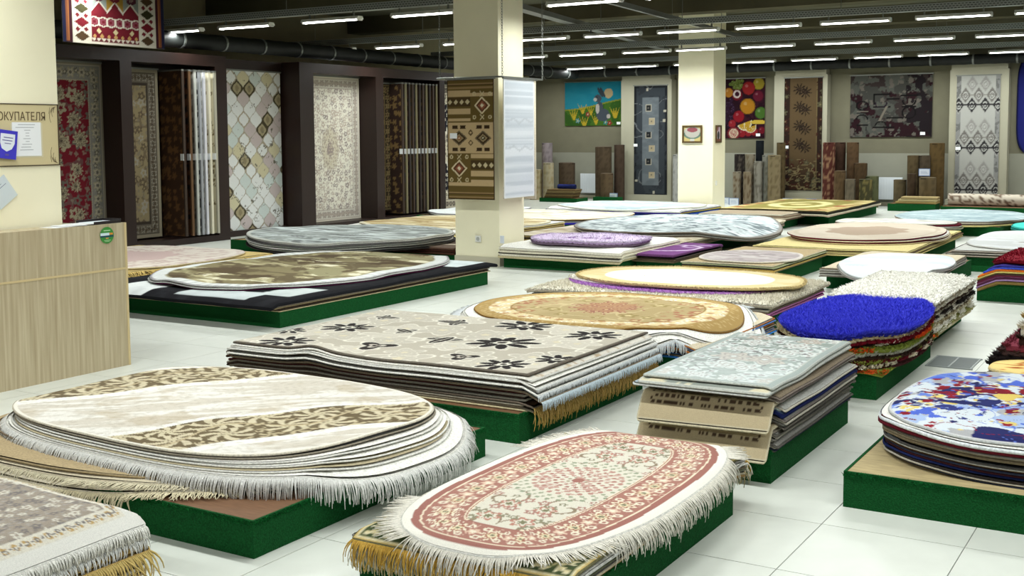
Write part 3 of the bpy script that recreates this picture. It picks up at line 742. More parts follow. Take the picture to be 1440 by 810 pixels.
zz = pile(u_, S, zz, [
    dict(col=RD, edge=BR, size=(2.34, 1.62), c=(-4.6, 4.5)), dict(col=BE, edge=TP, size=(2.36, 1.64), c=(-4.55, 4.48)), dict(col=TN, size=(2.38, 1.6), c=(-4.5, 4.5)),
    dict(col=W_, size=(2.52, 1.70), c=(-4.42, 4.48), rot=-.04, th=.013, fringe=dict(on=(0, 0, 0, 0), col=c8(244, 243, 238), L=.10, hang=1.0, step=.0042, r=.0028, spread=.06), what='white rounded rug with a long white fringe'),
    dict(col=c8(180, 168, 138), edge=W_, size=(2.42, 1.64), c=(-4.44, 4.49), rot=-.045, what='tan-banded rounded rug with white edge'),
    dict(col=W_, size=(2.40, 1.63), c=(-4.47, 4.51), off=(0, 0), rot=-.05), dict(col=c8(232, 228, 220), edge=W_, size=(2.36, 1.62), c=(-4.5, 4.52), off=(0, 0), rot=-.055), dict(col=DG, edge=c8(150, 142, 126), size=(2.325, 1.62), c=(-4.545, 4.535), off=(0, 0), rot=-.06)],
    (-4.5, 4.5), (2.4, 1.66), 2.9, 11, th=.0098)
rug('oval_rug', 'beige rounded rug with brown damask bands topping the big pile at front left', S, (-4.56, 4.54), (2.32, 1.62), zz+.013, .012, 3.0, -.06, damask_paint, edge=c8(226, 218, 200), res=.0062, group=None)

# --- pile cut off by the lower left corner of the frame
S = Sup(-5.2, -3.6, 1.5, 2.98, .8, .006, 2, [(-4.2, 3.05, .25, .012)])
platform('green platform under the gold-bordered fringed rug in the near left corner', -5.2, -3.62, 1.5, 2.95, .14)
zz = pile('under the near-left corner rug', S, .14, [TN, BE, TN, W_, BE, TN, BE, W_, TN, BE,
    dict(col=c8(190, 160, 96), fringe=dict(col=c8(206, 180, 112), L=.10, hang=.85, step=.008, r=.005, sides=['+x'], spread=.2), size=(1.74, 1.56), what='tan rug with a long gold fringe'),
    dict(col=BE, size=(1.7, 1.56)), dict(col=W_, size=(1.70, 1.56), th=.014, fringe=dict(col=c8(238, 238, 234), L=.05, hang=1.0, step=.005, r=.004, sides=['+x'], spread=.2), what='white rug with a short white fringe'),
    dict(col=BE, edge=W_, size=(1.68, 1.57), th=.014), dict(col=W_, size=(1.68, 1.57), th=.014, fringe=dict(col=c8(242, 240, 232), L=.045, hang=1.0, step=.005, r=.004, sides=['+x'], spread=.2), what='white rug with a trimmed white fringe')],
    (-4.32, 2.27), (1.68, 1.56), 'rect', 12)
rug('rug', 'patterned grey-brown rug with a gold border and white edge in the near left corner', S, (-4.31, 2.27), (1.66, 1.57), zz+.013, .012, 'rect', 0,
    lambda p: persian(p, c8(172, 160, 146), c8(200, 168, 112), c8(236, 230, 214), c8(226, 220, 206), c8(134, 128, 126), .055, W_, .055, .055, 5, per=.045), edge=W_, res=.006,
    fringe=dict(col=c8(242, 240, 232), L=.045, hang=1.0, step=.005, r=.004, sides=['+x'], spread=.15))

# --- rug peeping in at the bottom edge
S = Sup(-2.75, -1.85, 1.4, 2.75, .3, .004, 3)
platform('green platform whose rug just enters at the lower edge of the picture', -2.75, -1.87, 1.4, 2.7, .16)
zz = pile('under the lower-edge pink rug', S, .16, [TN, BE, W_, RD, BE, TN, W_, c8(190, 120, 112)], (-2.3, 2.06), (.9, 1.34), 3.2, 13)
rug('rug', 'pink patterned rounded rug just entering at the lower edge of the picture', S, (-2.32, 2.1), (.84, 1.5), zz+.012, .012, 2.6, 0.02,
    lambda p: persian(p, c8(222, 210, 190), c8(196, 140, 128), c8(230, 222, 200), c8(150, 156, 120), c8(176, 92, 96), .1, c8(168, 84, 90), .03, .1, 6), edge=W_, res=.01)

# --- pink bordered ivory oval with white fringe, front centre
platform('green platform under the pink-bordered ivory oval rug', -2.72, -1.825, 3.40, 4.98, .17, fuzz=2)
S = Sup(-2.72, -1.80, 3.42, 5.05, .5, .004, 4)
u_ = 'under the pink-bordered ivory oval'
fr = lambda c_, L=.07: dict(col=c_, L=L, hang=.95, step=.005, r=.0035, sides=['-y', '+y'], spread=.12)
zz = pile(u_, S, .17, [dict(col=c8(150, 126, 84), edge=c8(160, 130, 84)), dict(col=OL, edge=BE), dict(col=TN, edge=DG, fringe=fr(c8(206, 190, 140)), what='tan rug with a straw fringe'),
    dict(col=c8(90, 100, 70), edge=c8(110, 112, 90)), dict(col=W_, edge=TP, fringe=fr(c8(232, 226, 206)), what='white rug with a woolly cream fringe'), dict(col=BE, edge=DG), dict(col=W_, edge=LG, fringe=fr(c8(236, 230, 214)), what='pale rug with a matted white fringe'),
    dict(col=OL, edge=GR)], (-2.27, 4.24), (.93, 1.72), 'rect', 14, th=.0095)
rug('rug', 'green and ivory floral rug with a gold fringe right under the pink-bordered oval', S, (-2.27, 4.24), (.93, 1.75), zz+.01, .009, 'rect', .01,
    lambda p: persian(p, c8(206, 198, 160), c8(72, 84, 54), c8(220, 206, 160), c8(228, 218, 180), c8(120, 128, 84), .12, c8(198, 168, 92), .012, .07, 8, per=.09), edge=c8(120, 116, 84), res=.011, fringe=fr(c8(214, 172, 80), .085))
zz += .01
S2 = Sup(-2.74, -1.80, 3.40, 5.12, .6, .004, 4)
rug('oval_rug', 'ivory oval rug with a dusty pink floral border and long white fringe, front centre', S2, (-2.25, 4.28), (.94, 1.82), zz+.022, .012, 3.0, -.02, pink_oval, edge=W_, res=.0046,
    fringe=dict(col=c8(242, 237, 224), L=.095, hang=.85, step=.0052, r=.0032, spread=.12, K=5, on=(-2.735, -1.80, 3.375, 5.12)))

# --- rug with black flowers, centre
platform('green platform under the black-flowered grey rug', -5.62, -3.29, 5.55, 7.2, .165, fuzz=3)
S = Sup(-5.55, -3.28, 5.58, 7.3, .6, .005, 5, [(-4.86, 5.62, .14, .03), (-4.3, 5.58, .25, -.008)])
u_ = 'under the black-flowered rug'
f4 = lambda c_, L=.07, h=1.05: dict(col=c_, L=L, hang=h, step=.005, r=.0036, sides=['+x'], spread=.1)
zz = pile(u_, S, .165, [dict(col=BE, edge=c8(200, 188, 150)), dict(col=TP, edge=c8(150, 140, 120), c=(-4.40, 6.45), off=(0, 0), fringe=f4(c8(196, 160, 84), .09), what='taupe rug with a ragged gold fringe'), dict(col=TN, edge=c8(178, 170, 152)),
    dict(col=BR, edge=c8(110, 98, 86), c=(-4.385, 6.45), off=(0, 0), fringe=f4(c8(190, 158, 92), .085), what='brown rug with a straw gold fringe'), dict(col=GR, edge=c8(170, 164, 152)), dict(col=BR, edge=c8(70, 56, 48)), dict(col=DG, edge=c8(150, 144, 132)),
    dict(col=c8(84, 30, 30), edge=c8(76, 36, 34), th=.013), dict(col=PB, edge=TP, size=(2.36, 1.66), c=(-4.37, 6.43), fringe=f4(c8(214, 228, 236), .045), what='pale blue rug with a pale blue fringe'),
    dict(col=BR, edge=BR), dict(col=W_, size=(2.36, 1.68), c=(-4.385, 6.43), fringe=f4(c8(234, 238, 240), .03), what='white rug with a neat white fringe'), dict(col=TP, edge=c8(80, 68, 58)), dict(col=W_, edge=W_, size=(2.35, 1.69), c=(-4.40, 6.44), th=.014, fringe=f4(c8(240, 240, 238), .02), what='white rug with a thick pale edge')],
    (-4.45, 6.45), (2.29, 1.64), 'rect', 15, th=.0142)
rug('rug', 'ivory rug with faint tan motifs showing its edge under the black-flowered rug', S, (-4.41, 6.46), (2.31, 1.66), zz+.014, .013, 'rect', 0,
    lambda p: (p.fill(c8(234, 228, 216)), p.mix(flowers(p.u, p.v, .16, 5, 5, .5)[0] < .9, c8(206, 188, 162)), p.mix(vines(p.u, p.v, 9, 4, .03), c8(190, 168, 140))), edge=W_, res=.016)
zz += .014
rug('rug', 'pale grey rug scattered with black daisies and cream-outlined blooms, centre', S, (-4.42, 6.47), (2.26, 1.66), zz+.018, .014, 'rect', .004, flower_paint, edge=c8(112, 104, 94), res=.0072)

# --- grey-green rug on a tall pile
platform('green platform under the tall pile topped by the grey-green floral rug', -2.55, -1.83, 5.52, 6.94, .165, fuzz=4)
S = Sup(-2.52, -1.83, 5.5, 6.9, .8, .006, 6, [(-1.9, 6.2, .3, -.012)])
u_ = 'under the grey-green rug'
def dashes(p):
    p.fill(c8(196, 180, 146)); b = (p.d > .052) & (p.d < .088)
    p.mix(b*(h2(np.floor(p.s*95), np.floor(p.d*80), 3) > .42)*(np.floor(p.d*80) % 2 == 0), c8(84, 68, 54)); p.mix((p.d > .1)*(p.d < .112)*(h2(np.floor(p.s*40), np.floor(p.d*90), 5) > .4), c8(96, 78, 62)); p.band(0, .008, c8(214, 204, 176))
dk = [dict(col=GR, edge=c8(120, 116, 108)), dict(col=NV, edge=c8(52, 56, 74)), dict(col=LG, edge=c8(170, 164, 152)), dict(col=GR, edge=c8(104, 100, 94)), dict(col=BE, edge=c8(166, 160, 150)), dict(col=DG, edge=c8(132, 128, 120))]
z1 = pile('at the foot '+u_, S, .165, dk+[dict(col=LG, edge=c8(176, 170, 158)), dict(col=GR, edge=c8(112, 108, 100)), dict(col=BE, edge=c8(150, 142, 132))], (-2.17, 6.24), (.71, 1.42), 'rect', 16, th=.0115)
S5b = Sup(-2.56, -1.80, 5.5, 6.95, 2.0, .004, 6)
rug('rug', 'tan mat with rows of dark dashes, lower of the two over the grey-green pile front', S5b, (-2.17, 6.15), (.70, 1.47), z1+.016, .012, 'rect', 0, dashes, edge=c8(206, 196, 166), res=.0055)
z1 = pile('between the dashed mats '+u_, S, z1+.018, [dict(col=GR, edge=c8(120, 114, 106)), dict(col=BE, edge=c8(140, 134, 126)), dict(col=DG, edge=c8(120, 118, 112)), dict(col=LG, edge=c8(190, 184, 170)), dict(col=GR, edge=c8(120, 112, 106)), dict(col=NV, edge=c8(30, 40, 92), th=.022, paint=lambda p: (p.fill(c8(36, 46, 96)), p.mix(flowers(p.u, p.v, .1, 3)[0] < 1, c8(120, 150, 190))), res=.02, size=(.73, 1.40), what='navy mat with pale blue flowers'),
    dict(col=c8(150, 170, 176), edge=c8(176, 190, 190), what='pale teal mat with white edge'), dict(col=LG, edge=c8(210, 204, 188))], (-2.15, 6.27), (.71, 1.38), 'rect', 17, th=.0115)
rug('rug', 'tan mat with rows of dark dashes, upper of the two over the grey-green pile front', S5b, (-2.17, 6.16), (.70, 1.47), z1+.018, .012, 'rect', .01, dashes, edge=c8(206, 196, 166), res=.0055)
z1 = pile('above the dashed mats '+u_, S, z1+.02, [dict(col=BE, edge=c8(130, 122, 112)), dict(col=GR, edge=c8(196, 190, 178)), dict(col=DG, edge=c8(112, 104, 98)), dict(col=TP, edge=c8(140, 128, 118))], (-2.15, 6.25), (.70, 1.42), 'rect', 18, th=.011)
S5c = Sup(-2.54, -1.83, 5.46, 6.95, .6, .006, 6, [(-1.85, 5.95, .22, -.016)])
rug('rug', 'plain pale grey-blue mat drooping below the grey-green floral rug', S5c, (-2.185, 6.2), (.72, 1.52), z1+.012, .011, 'rect', 0, None, c8(168, 182, 186), c8(206, 210, 206))
rug('rug', 'grey mat with cream blossoms hanging just below the grey-green floral rug', S5c, (-2.165, 6.19), (.70, 1.5), z1+.026, .012, 'rect', 0, lambda p: (greygreen(p), p.mix((p.v < -.6), c8(150, 156, 148)), p.mix((p.v < -.645)*(p.v > -.735)*(flowers(p.u, p.v, .14, 5, 6, .5)[0] < 1), c8(228, 218, 186)), p.band(0, .006, c8(214, 216, 206))), edge=c8(196, 198, 190), res=.015)
rug('rug', 'grey-green rug with white floral motifs topping the tall pile beside the aisle', S5c, (-2.165, 6.23), (.69, 1.5), z1+.044, .013, 'rect', .01, greygreen, edge=c8(190, 194, 186), res=.006)

# --- paint-splatter rug, right
platform('green platform under the paint-splattered rounded rug', -1.425, .25, 5.345, 7.0, .165, pmat(c8(178, 160, 118), .8, noise=.25, scale=9, name='tan_board', stretch=(1, 6, 1)), fuzz=5)
S = Sup(-1.30, .2, 5.5, 7.0, .35, .006, 7)
u_ = 'under the paint-splattered rug'
zz = pile(u_, S, .165, [dict(col=BR, edge=TN, size=(1.52, 1.5)), dict(col=NV, edge=c8(54, 60, 78)), dict(col=BE, edge=c8(190, 184, 170)), dict(col=BK, edge=c8(52, 46, 44)), dict(col=c8(50, 70, 150), edge=NV, th=.013), dict(col=RD, edge=c8(70, 34, 40)), dict(col=NV, edge=c8(60, 66, 90)), dict(col=RD, edge=BR), dict(col=PB, edge=LG), dict(col=BK, edge=DG), dict(col=TP, edge=c8(150, 140, 120)), dict(col=TN, edge=c8(140, 126, 100), th=.014),
    dict(col=TN, edge=c8(170, 158, 132)), dict(col=LG, edge=c8(150, 144, 136)), dict(col=c8(110, 96, 80), edge=DG), dict(col=RD, edge=c8(104, 28, 40), th=.02, size=(1.62, 1.58)), dict(col=W_, edge=c8(236, 240, 242), th=.02, size=(1.60, 1.58))], (-.62, 6.22), (1.56, 1.52), 2.8, 19, th=.0105)
rug('oval_rug', 'rounded rug splattered with navy, red, yellow and blue on white', S, (-.62, 6.24), (1.54, 1.58), zz+.012, .011, 2.9, .06, splatter, edge=c8(190, 192, 190), res=.0065)

# --- gold oval with white fringe
platform('green platform under the gold floral oval rug', -5.2, -3.05, 7.55, 9.25, .16)
S = Sup(-5.25, -3.15, 7.5, 9.3, .35, .012, 8, [(-4.9, 7.45, .2, -.035), (-3.3, 7.55, .3, .02)])
u_ = 'under the gold floral oval rug'
zz = pile(u_, S, .16, [dict(col=c8(66, 130, 214), edge=c8(66, 140, 226), th=.014), dict(col=BE, edge=TP), dict(col=c8(66, 130, 214), edge=c8(70, 140, 226), th=.012), dict(col=c8(66, 60, 56), edge=c8(60, 50, 46)), dict(col=BE, edge=TP), dict(col=c8(206, 140, 76), edge=c8(214, 130, 60)), dict(col=LG, edge=DG), dict(col=c8(140, 150, 170), edge=c8(96, 130, 190)), dict(col=BE, edge=c8(180, 120, 70))], (-4.08, 8.38), (2.1, 1.68), 'rect', 20, th=.011)
S = Sup(-5.25, -3.2, 7.52, 9.3, .75, .012, 8, [(-4.9, 7.45, .2, -.03), (-3.5, 7.5, .25, .012)])
zz = pile('of the white layers '+u_, S, zz, [dict(col=W_), dict(col=W_, edge=LG), dict(col=W_), dict(col=LG, edge=W_), dict(col=W_, th=.014, size=(2.34, 2.02), c=(-4.07, 8.27), fringe=dict(col=c8(232, 236, 238), L=.075, hang=1.05, step=.006, r=.0045, spread=.06), what='white fringed rounded rug'), dict(col=W_, size=(2.26, 1.93), c=(-4.09, 8.29), th=.014)], (-4.02, 8.3), (2.26, 1.9), 2.5, 21)
rug('oval_rug', 'gold floral oval rug with rose medallion over a white fringe, middle of the hall', S, (-4.12, 8.34), (2.12, 1.8), zz+.013, .012, 2.4, -.03, gold_oval, edge=c8(140, 104, 52), res=.011)

# --- cream oval with white centre on shaggy rugs
platform('green platform under the cream oval rug with a white centre', -5.6, -3.3, 9.78, 11.3, .16)
S = Sup(-5.55, -3.28, 9.75, 11.4, .5, .01, 9)
u_ = 'under the cream white-centred oval'
zz = pile(u_, S, .16, [dict(col=c8(170, 110, 150), edge=c8(172, 104, 150), th=.02), dict(col=LG, edge=GR), dict(col=c8(200, 130, 180), edge=c8(196, 124, 178), th=.014), dict(col=W_, edge=TP), dict(col=LG, edge=c8(190, 184, 170), th=.018), dict(col=GR, edge=DG)], (-4.42, 10.52), (2.34, 1.66), 'rect', 22, th=.014)
rug('shag_rug', 'off-white shaggy rectangular rug beneath the cream oval rug', S, (-4.43, 10.54), (2.44, 1.72), zz+.03, .026, 'rect', 0, None, c8(228, 222, 204), c8(170, 160, 142), shag=dict(h=.022, wd=.013, dens=5200))
zz += .03
rug('shag_rug', 'lilac shaggy oval rug peeping out under the cream oval rug', S, (-4.45, 10.52), (2.1, 1.5), zz+.02, .018, 2.5, 0, None, c8(176, 120, 196), shag=dict(h=.015, wd=.012, dens=2500))
rug('shag_rug', 'white shaggy oval rug between the lilac and the cream oval rugs', S, (-4.5, 10.66), (2.14, 1.5), zz+.036, .016, 2.5, .05, None, c8(236, 232, 218), shag=dict(h=.015, wd=.012, dens=1500))
def creamwhite(p):
    p.fill(c8(228, 210, 156)); R = (np.abs(p.u/(p.w/2))**2.4+np.abs(p.v/(p.l/2))**2.4); p.mix(R < .5, c8(252, 250, 240)); p.mix(ss(.45, .65, fbm(p.u*5, p.v*5, 3))*(R > .5)*.6, c8(238, 228, 190)); p.band(0, .05, c8(222, 202, 146))
rug('oval_rug', 'cream oval rug with a white oval centre and straw edge, on shaggy rugs', S, (-4.36, 10.6), (2.22, 1.5), zz+.058, .02, 2.5, 0, creamwhite, edge=c8(216, 194, 140), res=.012, shag=dict(col=c8(222, 202, 150), h=.014, wd=.01, dens=1, edge=8))

# --- blue shag pile
lime_board = pmat(c8(128, 150, 52), .95, .1, noise=.3, scale=60, bump=.8, name='lime_shag_board')
platform('green platform under the bright blue shaggy rug', -2.62, -1.83, 7.62, 9.3, .165)
S = Sup(-2.6, -1.85, 7.6, 9.4, .3, .006, 10)
u_ = 'under the bright blue shaggy rug'
zz = .165
blay = [(c8(136, 150, 60), 'lime green', .03, 'rect'), (c8(70, 34, 34), 'brown and white flecked', .026, 2.7), (c8(110, 26, 40), 'dark red flecked', .026, 2.7), (c8(62, 44, 36), 'dark brown', .028, 2.7), (c8(206, 204, 190), 'pale grey woolly', .026, 2.7),
        (c8(128, 140, 58), 'lime green and orange', .034, 2.7), (c8(50, 32, 30), 'blackish brown', .024, 2.7), (c8(120, 20, 36), 'crimson', .022, 2.7), (c8(206, 190, 152), 'cream', .02, 2.7)]
for i, (cc, nm, th, sh) in enumerate(blay):
    zz += th
    fleck = {'brown and white flecked': c8(236, 226, 200), 'dark red flecked': c8(150, 160, 70), 'lime green and orange': c8(226, 84, 30), 'lime green': c8(226, 96, 40), 'blackish brown': c8(226, 220, 200)}.get(nm)
    o = rug('shag_rug', '%s shaggy rug, %s down %s' % (nm, ORD[len(blay)-i], u_), S, (-2.16+.01*math.sin(i*3), 8.42+.012*math.cos(i*2)), (.86, 1.82) if sh != 'rect' else (.74, 1.66), zz, th*.95, sh, 0, None, cc, cc,
            shag=dict(h=.02, wd=.013, dens=400, edge=30, lean=1.1), seed=60+i, group='shaggy rugs '+u_)
    if fleck is not None:
        rng = np.random.default_rng(i); B = superloop(.87, 1.83, 2.7, 400) if sh != 'rect' else rectloop(.75, 1.67, 400)
        t0 = rng.integers(0, len(B), 26); q = np.concatenate([B[(t+np.arange(-6, 7)).clip(0, len(B)-1)] for t in t0]); q = np.repeat(q, 4, 0)+rng.normal(0, .006, (len(q)*4, 2))
        tufts(o, np.stack([q[:, 0], q[:, 1], th*.95-rng.uniform(0, th*.8, len(q))], 1), .014, .013, yarn(fleck, .2), i, 1.2, 'flecks')
def bluep(p): p.fill(c8(60, 64, 206)); p.mix(fbm(p.u*14, p.v*14, 3) > .55, c8(76, 82, 226)); p.mix(fbm(p.u*22, p.v*22, 7) > .62, c8(104, 72, 206))
rug('shag_rug', 'bright blue shaggy oval rug on a multicoloured pile', S, (-2.155, 8.42), (.86, 1.84), zz+.034, .03, 2.6, 0, bluep, c8(44, 48, 190), c8(40, 44, 170), res=.014, shag=dict(h=.028, wd=.012, dens=16000, edge=30, col=c8(76, 80, 226), lean=.9))

# --- white shaggy rectangle
platform('green platform under the white shaggy rectangular rug', -2.6, -1.95, 9.6, 11.25, .165)
S = Sup(-2.6, -1.9, 9.3, 11.2, .4, .008, 11)
u_ = 'under the white shaggy rectangle'
zz = .165
for i, (cc, nm, fk) in enumerate(((c8(196, 186, 150), 'tan and white flecked', c8(240, 236, 220)), (c8(150, 150, 84), 'lime and white flecked', c8(240, 236, 224)), (c8(176, 160, 124), 'tan', c8(236, 230, 206)), (c8(186, 174, 140), 'beige and brown', c8(70, 52, 40)), (c8(230, 226, 212), 'white and black flecked', c8(40, 34, 32)), (c8(214, 206, 186), 'cream and brown flecked', c8(66, 50, 40)), (c8(74, 54, 44), 'dark brown', c8(226, 220, 200)), (c8(206, 200, 186), 'pale grey', c8(150, 140, 120)), (c8(88, 104, 196), 'blue', None))):
    th = .032 if i < 8 else .014; zz += th
    o = rug('shag_rug', '%s shaggy rug, %s down %s' % (nm, ORD[9-i], u_), S, (-2.2+.012*math.sin(i*2.1), 10.06+.02*math.cos(i*1.7)), (.78, 1.66), zz, th*.95, 'rect', 0, None, cc, cc, shag=dict(h=.02, wd=.014, dens=300, edge=26, lean=1.2), seed=80+i, group='shaggy rugs '+u_)
    if fk is not None:
        rng = np.random.default_rng(i+30); B = rectloop(.79, 1.67, 400); t0 = rng.integers(0, len(B), 34)
        q = np.concatenate([B[(t+np.arange(-5, 6)).clip(0, len(B)-1)] for t in t0]); q = np.repeat(q, 4, 0)+rng.normal(0, .008, (len(q)*4, 2))
        tufts(o, np.stack([q[:, 0], q[:, 1], th*.95-rng.uniform(0, th*.9, len(q))], 1), .016, .016, yarn(fk, .2), i, 1.2, 'flecks')
rug('shag_rug', 'white curly shaggy rectangular rug behind the bright blue one', S, (-2.19, 10.06), (.80, 1.68), zz+.03, .026, 'rect', 0, None, c8(250, 247, 238), c8(222, 216, 202), shag=dict(h=.016, wd=.016, dens=9000, edge=20, lean=1.4, col=c8(252, 250, 242)))

# --- black and white rug with olive oval, left
platform('long green platform under the black and white rug at left', -9.75, -7.2, 7.92, 11.45, .15)
S = Sup(-9.8, -7.2, 7.9, 11.5, .35, .008, 12)
u_ = 'under the black and white rug'
zz = pile(u_, S, .15, [dict(col=BE, edge=c8(200, 184, 146)), dict(col=BR, edge=c8(80, 62, 52)), dict(col=TN, edge=c8(206, 188, 146)), dict(col=GR, edge=c8(150, 138, 126)), dict(col=TP, edge=c8(160, 146, 134)), dict(col=BK, edge=c8(60, 54, 50))], (-8.5, 9.7), (2.58, 3.62), 'rect', 23, th=.012)
rug('rug', 'black plush rug with white corner patches under the olive oval rug', S, (-8.46, 9.68), (2.62, 3.84), zz+.034, .03, 'rect', 0, blackwhite, edge=c8(28, 28, 32), res=.022)
zz += .034
S.w = .03
rug('oval_rug', 'plum rounded rug just under the olive camouflage oval rug', S, (-8.58, 9.93), (2.5, 3.66), zz+.014, .012, 2.4, 0, None, c8(120, 50, 90), c8(110, 44, 84))
rug('oval_rug', 'white rounded rug between the plum rug and the olive camouflage oval', S, (-8.59, 9.93), (2.54, 3.7), zz+.03, .012, 2.4, 0, None, W_, LG)
rug('oval_rug', 'olive and brown camouflage oval rug with a white striped rim, at left', S, (-8.6, 9.95), (2.52, 3.68), zz+.046, .014, 2.4, 0, camo, edge=c8(206, 206, 204), res=.019)

# --- pale pink-grey rug behind the counter
platform('green platform under the pinkish cream rug behind the counter', -13.1, -10.5, 8.6, 11.5, .13)
S = Sup(-13.1, -10.6, 8.6, 11.5, .3, .01, 13)
zz = pile('under the pinkish rug behind the counter', S, .13, [TN, BE, dict(col=c8(206, 180, 116), fringe=dict(col=c8(206, 178, 108), L=.09, hang=.5, step=.02, r=.008, sides=['+x', '-y']), what='straw rug with a straw fringe'), TN, dict(col=c8(206, 182, 120), fringe=dict(col=c8(210, 182, 112), L=.09, hang=.6, step=.02, r=.008, sides=['+x', '-y']), what='gold rug with a gold fringe')], (-11.85, 10.05), (2.6, 2.9), 'rect', 24, th=.016)
rug('oval_rug', 'pinkish cream patterned rounded rug behind the counter', S, (-11.8, 10.1), (2.5, 2.85), zz+.022, .018, 3.2, 0, centred(c8(214, 202, 190), c8(200, 176, 170), c8(226, 218, 206), fl=c8(190, 166, 158)), edge=c8(206, 190, 150), res=.03)

# --- grey streaked oval at left
platform('green platform under the grey streaked oval rug at left', -12.87, -10.1, 13.1, 15.0, .16)
S = Sup(-12.6, -9.3, 12.7, 15, .12, .02, 14)
u_ = 'under the grey streaked oval rug'
zz = pile(u_, S, .16, [dict(col=c8(206, 190, 140), edge=c8(206, 190, 140), shape='rect', size=(2.8, 2.0), c=(-11.5, 14.1)), dict(col=BK, edge=c8(50, 46, 44), th=.02), dict(col=LG, edge=LG), dict(col=DG, edge=c8(70, 66, 64)), dict(col=W_, edge=W_), dict(col=DG, edge=c8(80, 78, 74)), dict(col=LG), dict(col=DG, edge=DG), dict(col=W_)], (-10.85, 13.5), (3.1, 2.6), 2.2, 25, th=.016, jit=.05)
rug('oval_rug', 'grey oval rug with pale streaks in front of the diamond-patterned hanging', S, (-10.87, 13.5), (3.1, 2.6), zz+.018, .016, 2.2, 0, streaks(c8(150, 156, 152), c8(196, 204, 202), c8(112, 116, 114), (2, 11), 3, c8(190, 192, 184)), edge=c8(206, 206, 198), res=.028)
# --- brown low pile by the pillar and straw rug behind it
platform('small green platform under the dark brown rugs left of the rug-hung pillar', -9.95, -8.9, 13.3, 15.2, .11)
S = Sup(-9.95, -8.9, 13.3, 15.2, .3, .01, 15)
zz = pile('left of the rug-hung pillar', S, .11, [dict(col=BR, edge=c8(70, 44, 34), th=.03), dict(col=c8(66, 36, 30), edge=c8(70, 40, 32), th=.03)], (-9.4, 14.2), (1.06, 1.9), 'rect', 26)
rug('rug', 'taupe rug with a pale yellow far end left of the rug-hung pillar', S, (-9.4, 14.2), (1.05, 1.9), zz+.03, .025, 'rect', 0, lambda p: (p.fill(c8(104, 88, 76)), p.mix(p.v > .1, c8(226, 206, 140)), p.mix((p.v > -.6)*(p.v < -.5), c8(226, 214, 190))), edge=c8(90, 66, 54), res=.03)
platform('green platform under the straw-coloured streaked rug', -12.3, -9.5, 15.6, 17.6, .16)
S = Sup(-12.3, -9.3, 15.3, 17.6, .15, .02, 16)
zz = pile('under the straw-coloured streaked rug', S, .16, [dict(col=c8(206, 186, 130), edge=c8(200, 178, 120)), dict(col=TP, edge=c8(140, 120, 90)), dict(col=c8(206, 180, 116)), dict(col=c8(150, 120, 80)), dict(col=c8(214, 196, 140)), W_], (-10.9, 16.2), (3.0, 2.4), 'rect', 27, th=.018)
rug('oval_rug', 'straw-coloured streaked rounded rug near the far left displays', S, (-10.95, 16.4), (3.1, 2.5), zz+.02, .018, 3, 0, streaks(c8(196, 178, 132), c8(226, 214, 178), c8(166, 140, 96), (1.5, 9), 8, c8(226, 220, 196)), edge=c8(216, 206, 176), res=.03)

# --- purple rug and cream layers in front of the pillar
platform('green platform under the lilac rug beside the rug-hung pillar', -7.96, -6.27, 13.06, 14.8, .19)
S = Sup(-7.9, -6.3, 13.1, 14.8, .35, .012, 17)
u_ = 'under the lilac shaggy rug'
zz = pile(u_, S, .19, [dict(col=c8(206, 194, 160), edge=c8(200, 188, 150), th=.03), dict(col=W_, edge=c8(230, 224, 204), th=.03), dict(col=BK, edge=c8(60, 56, 50), th=.012), dict(col=IV, edge=c8(226, 218, 194), th=.03), dict(col=W_, edge=c8(236, 230, 212), th=.03)], (-7.08, 13.85), (1.76, 1.85), 'rect', 28)
S3 = Sup(-7.8, -6.2, 12.9, 14.8, .2, .012, 17)
rug('shag_rug', 'grey-lilac shaggy rug just beneath the lilac one', S3, (-6.96, 13.6), (1.5, 1.12), zz+.03, .026, 3, .1, None, c8(128, 108, 130), shag=dict(h=.02, wd=.02, dens=300, edge=12))
def lilacp(p):
    p.fill(c8(226, 208, 236)); p.mix((np.abs(p.v+.05) < .13)*(np.abs(p.u) < .3), c8(128, 92, 150)); p.mix(np.hypot(p.u, (p.v+.05)*2) < .22, c8(226, 206, 236)); p.mix(np.hypot(p.u, (p.v+.05)*2) < .12, c8(130, 84, 150))
rug('shag_rug', 'lilac shaggy rug with a dark purple motif on cream layers', S3, (-6.95, 13.6), (1.5, 1.12), zz+.062, .03, 3, .1, lilacp, c8(206, 182, 222), c8(196, 168, 212), res=.02, shag=dict(h=.022, wd=.018, dens=500, edge=14, col=c8(230, 216, 238)))

# --- grey-blue oval, centre back
platform('long green platform under the pale blue-grey speckled oval rug', -8.8, -6.3, 15.55, 19.4, .17)
S = Sup(-8.9, -6.25, 14.7, 19.4, .3, .012, 19)
u_ = 'under the blue-grey speckled oval'
fz = dict(col=c8(206, 176, 104), L=.09, hang=.95, step=.02, r=.009, sides=['-y'])
zz = pile(u_, S, .17, [dict(col=TP, edge=c8(150, 134, 112)), dict(col=BE, edge=TP, fringe=fz, what='beige rug with a gold fringe'), dict(col=DG, edge=c8(120, 112, 98)), dict(col=BE, edge=c8(226, 216, 190)), dict(col=BE, edge=c8(214, 202, 176), fringe=dict(fz, col=c8(214, 188, 120)), what='beige rug with a straw fringe')], (-7.55, 17.1), (2.65, 4.5), 'rect', 29, th=.016)
rug('rug', 'beige flecked rug spread under the pale blue-grey speckled oval', S, (-7.55, 17.05), (2.7, 4.6), zz+.018, .016, 'rect', 0, streaks(c8(206, 194, 170), c8(222, 212, 194), c8(180, 164, 136), (6, 6), 4), edge=c8(226, 216, 190), res=.04)
zz += .018
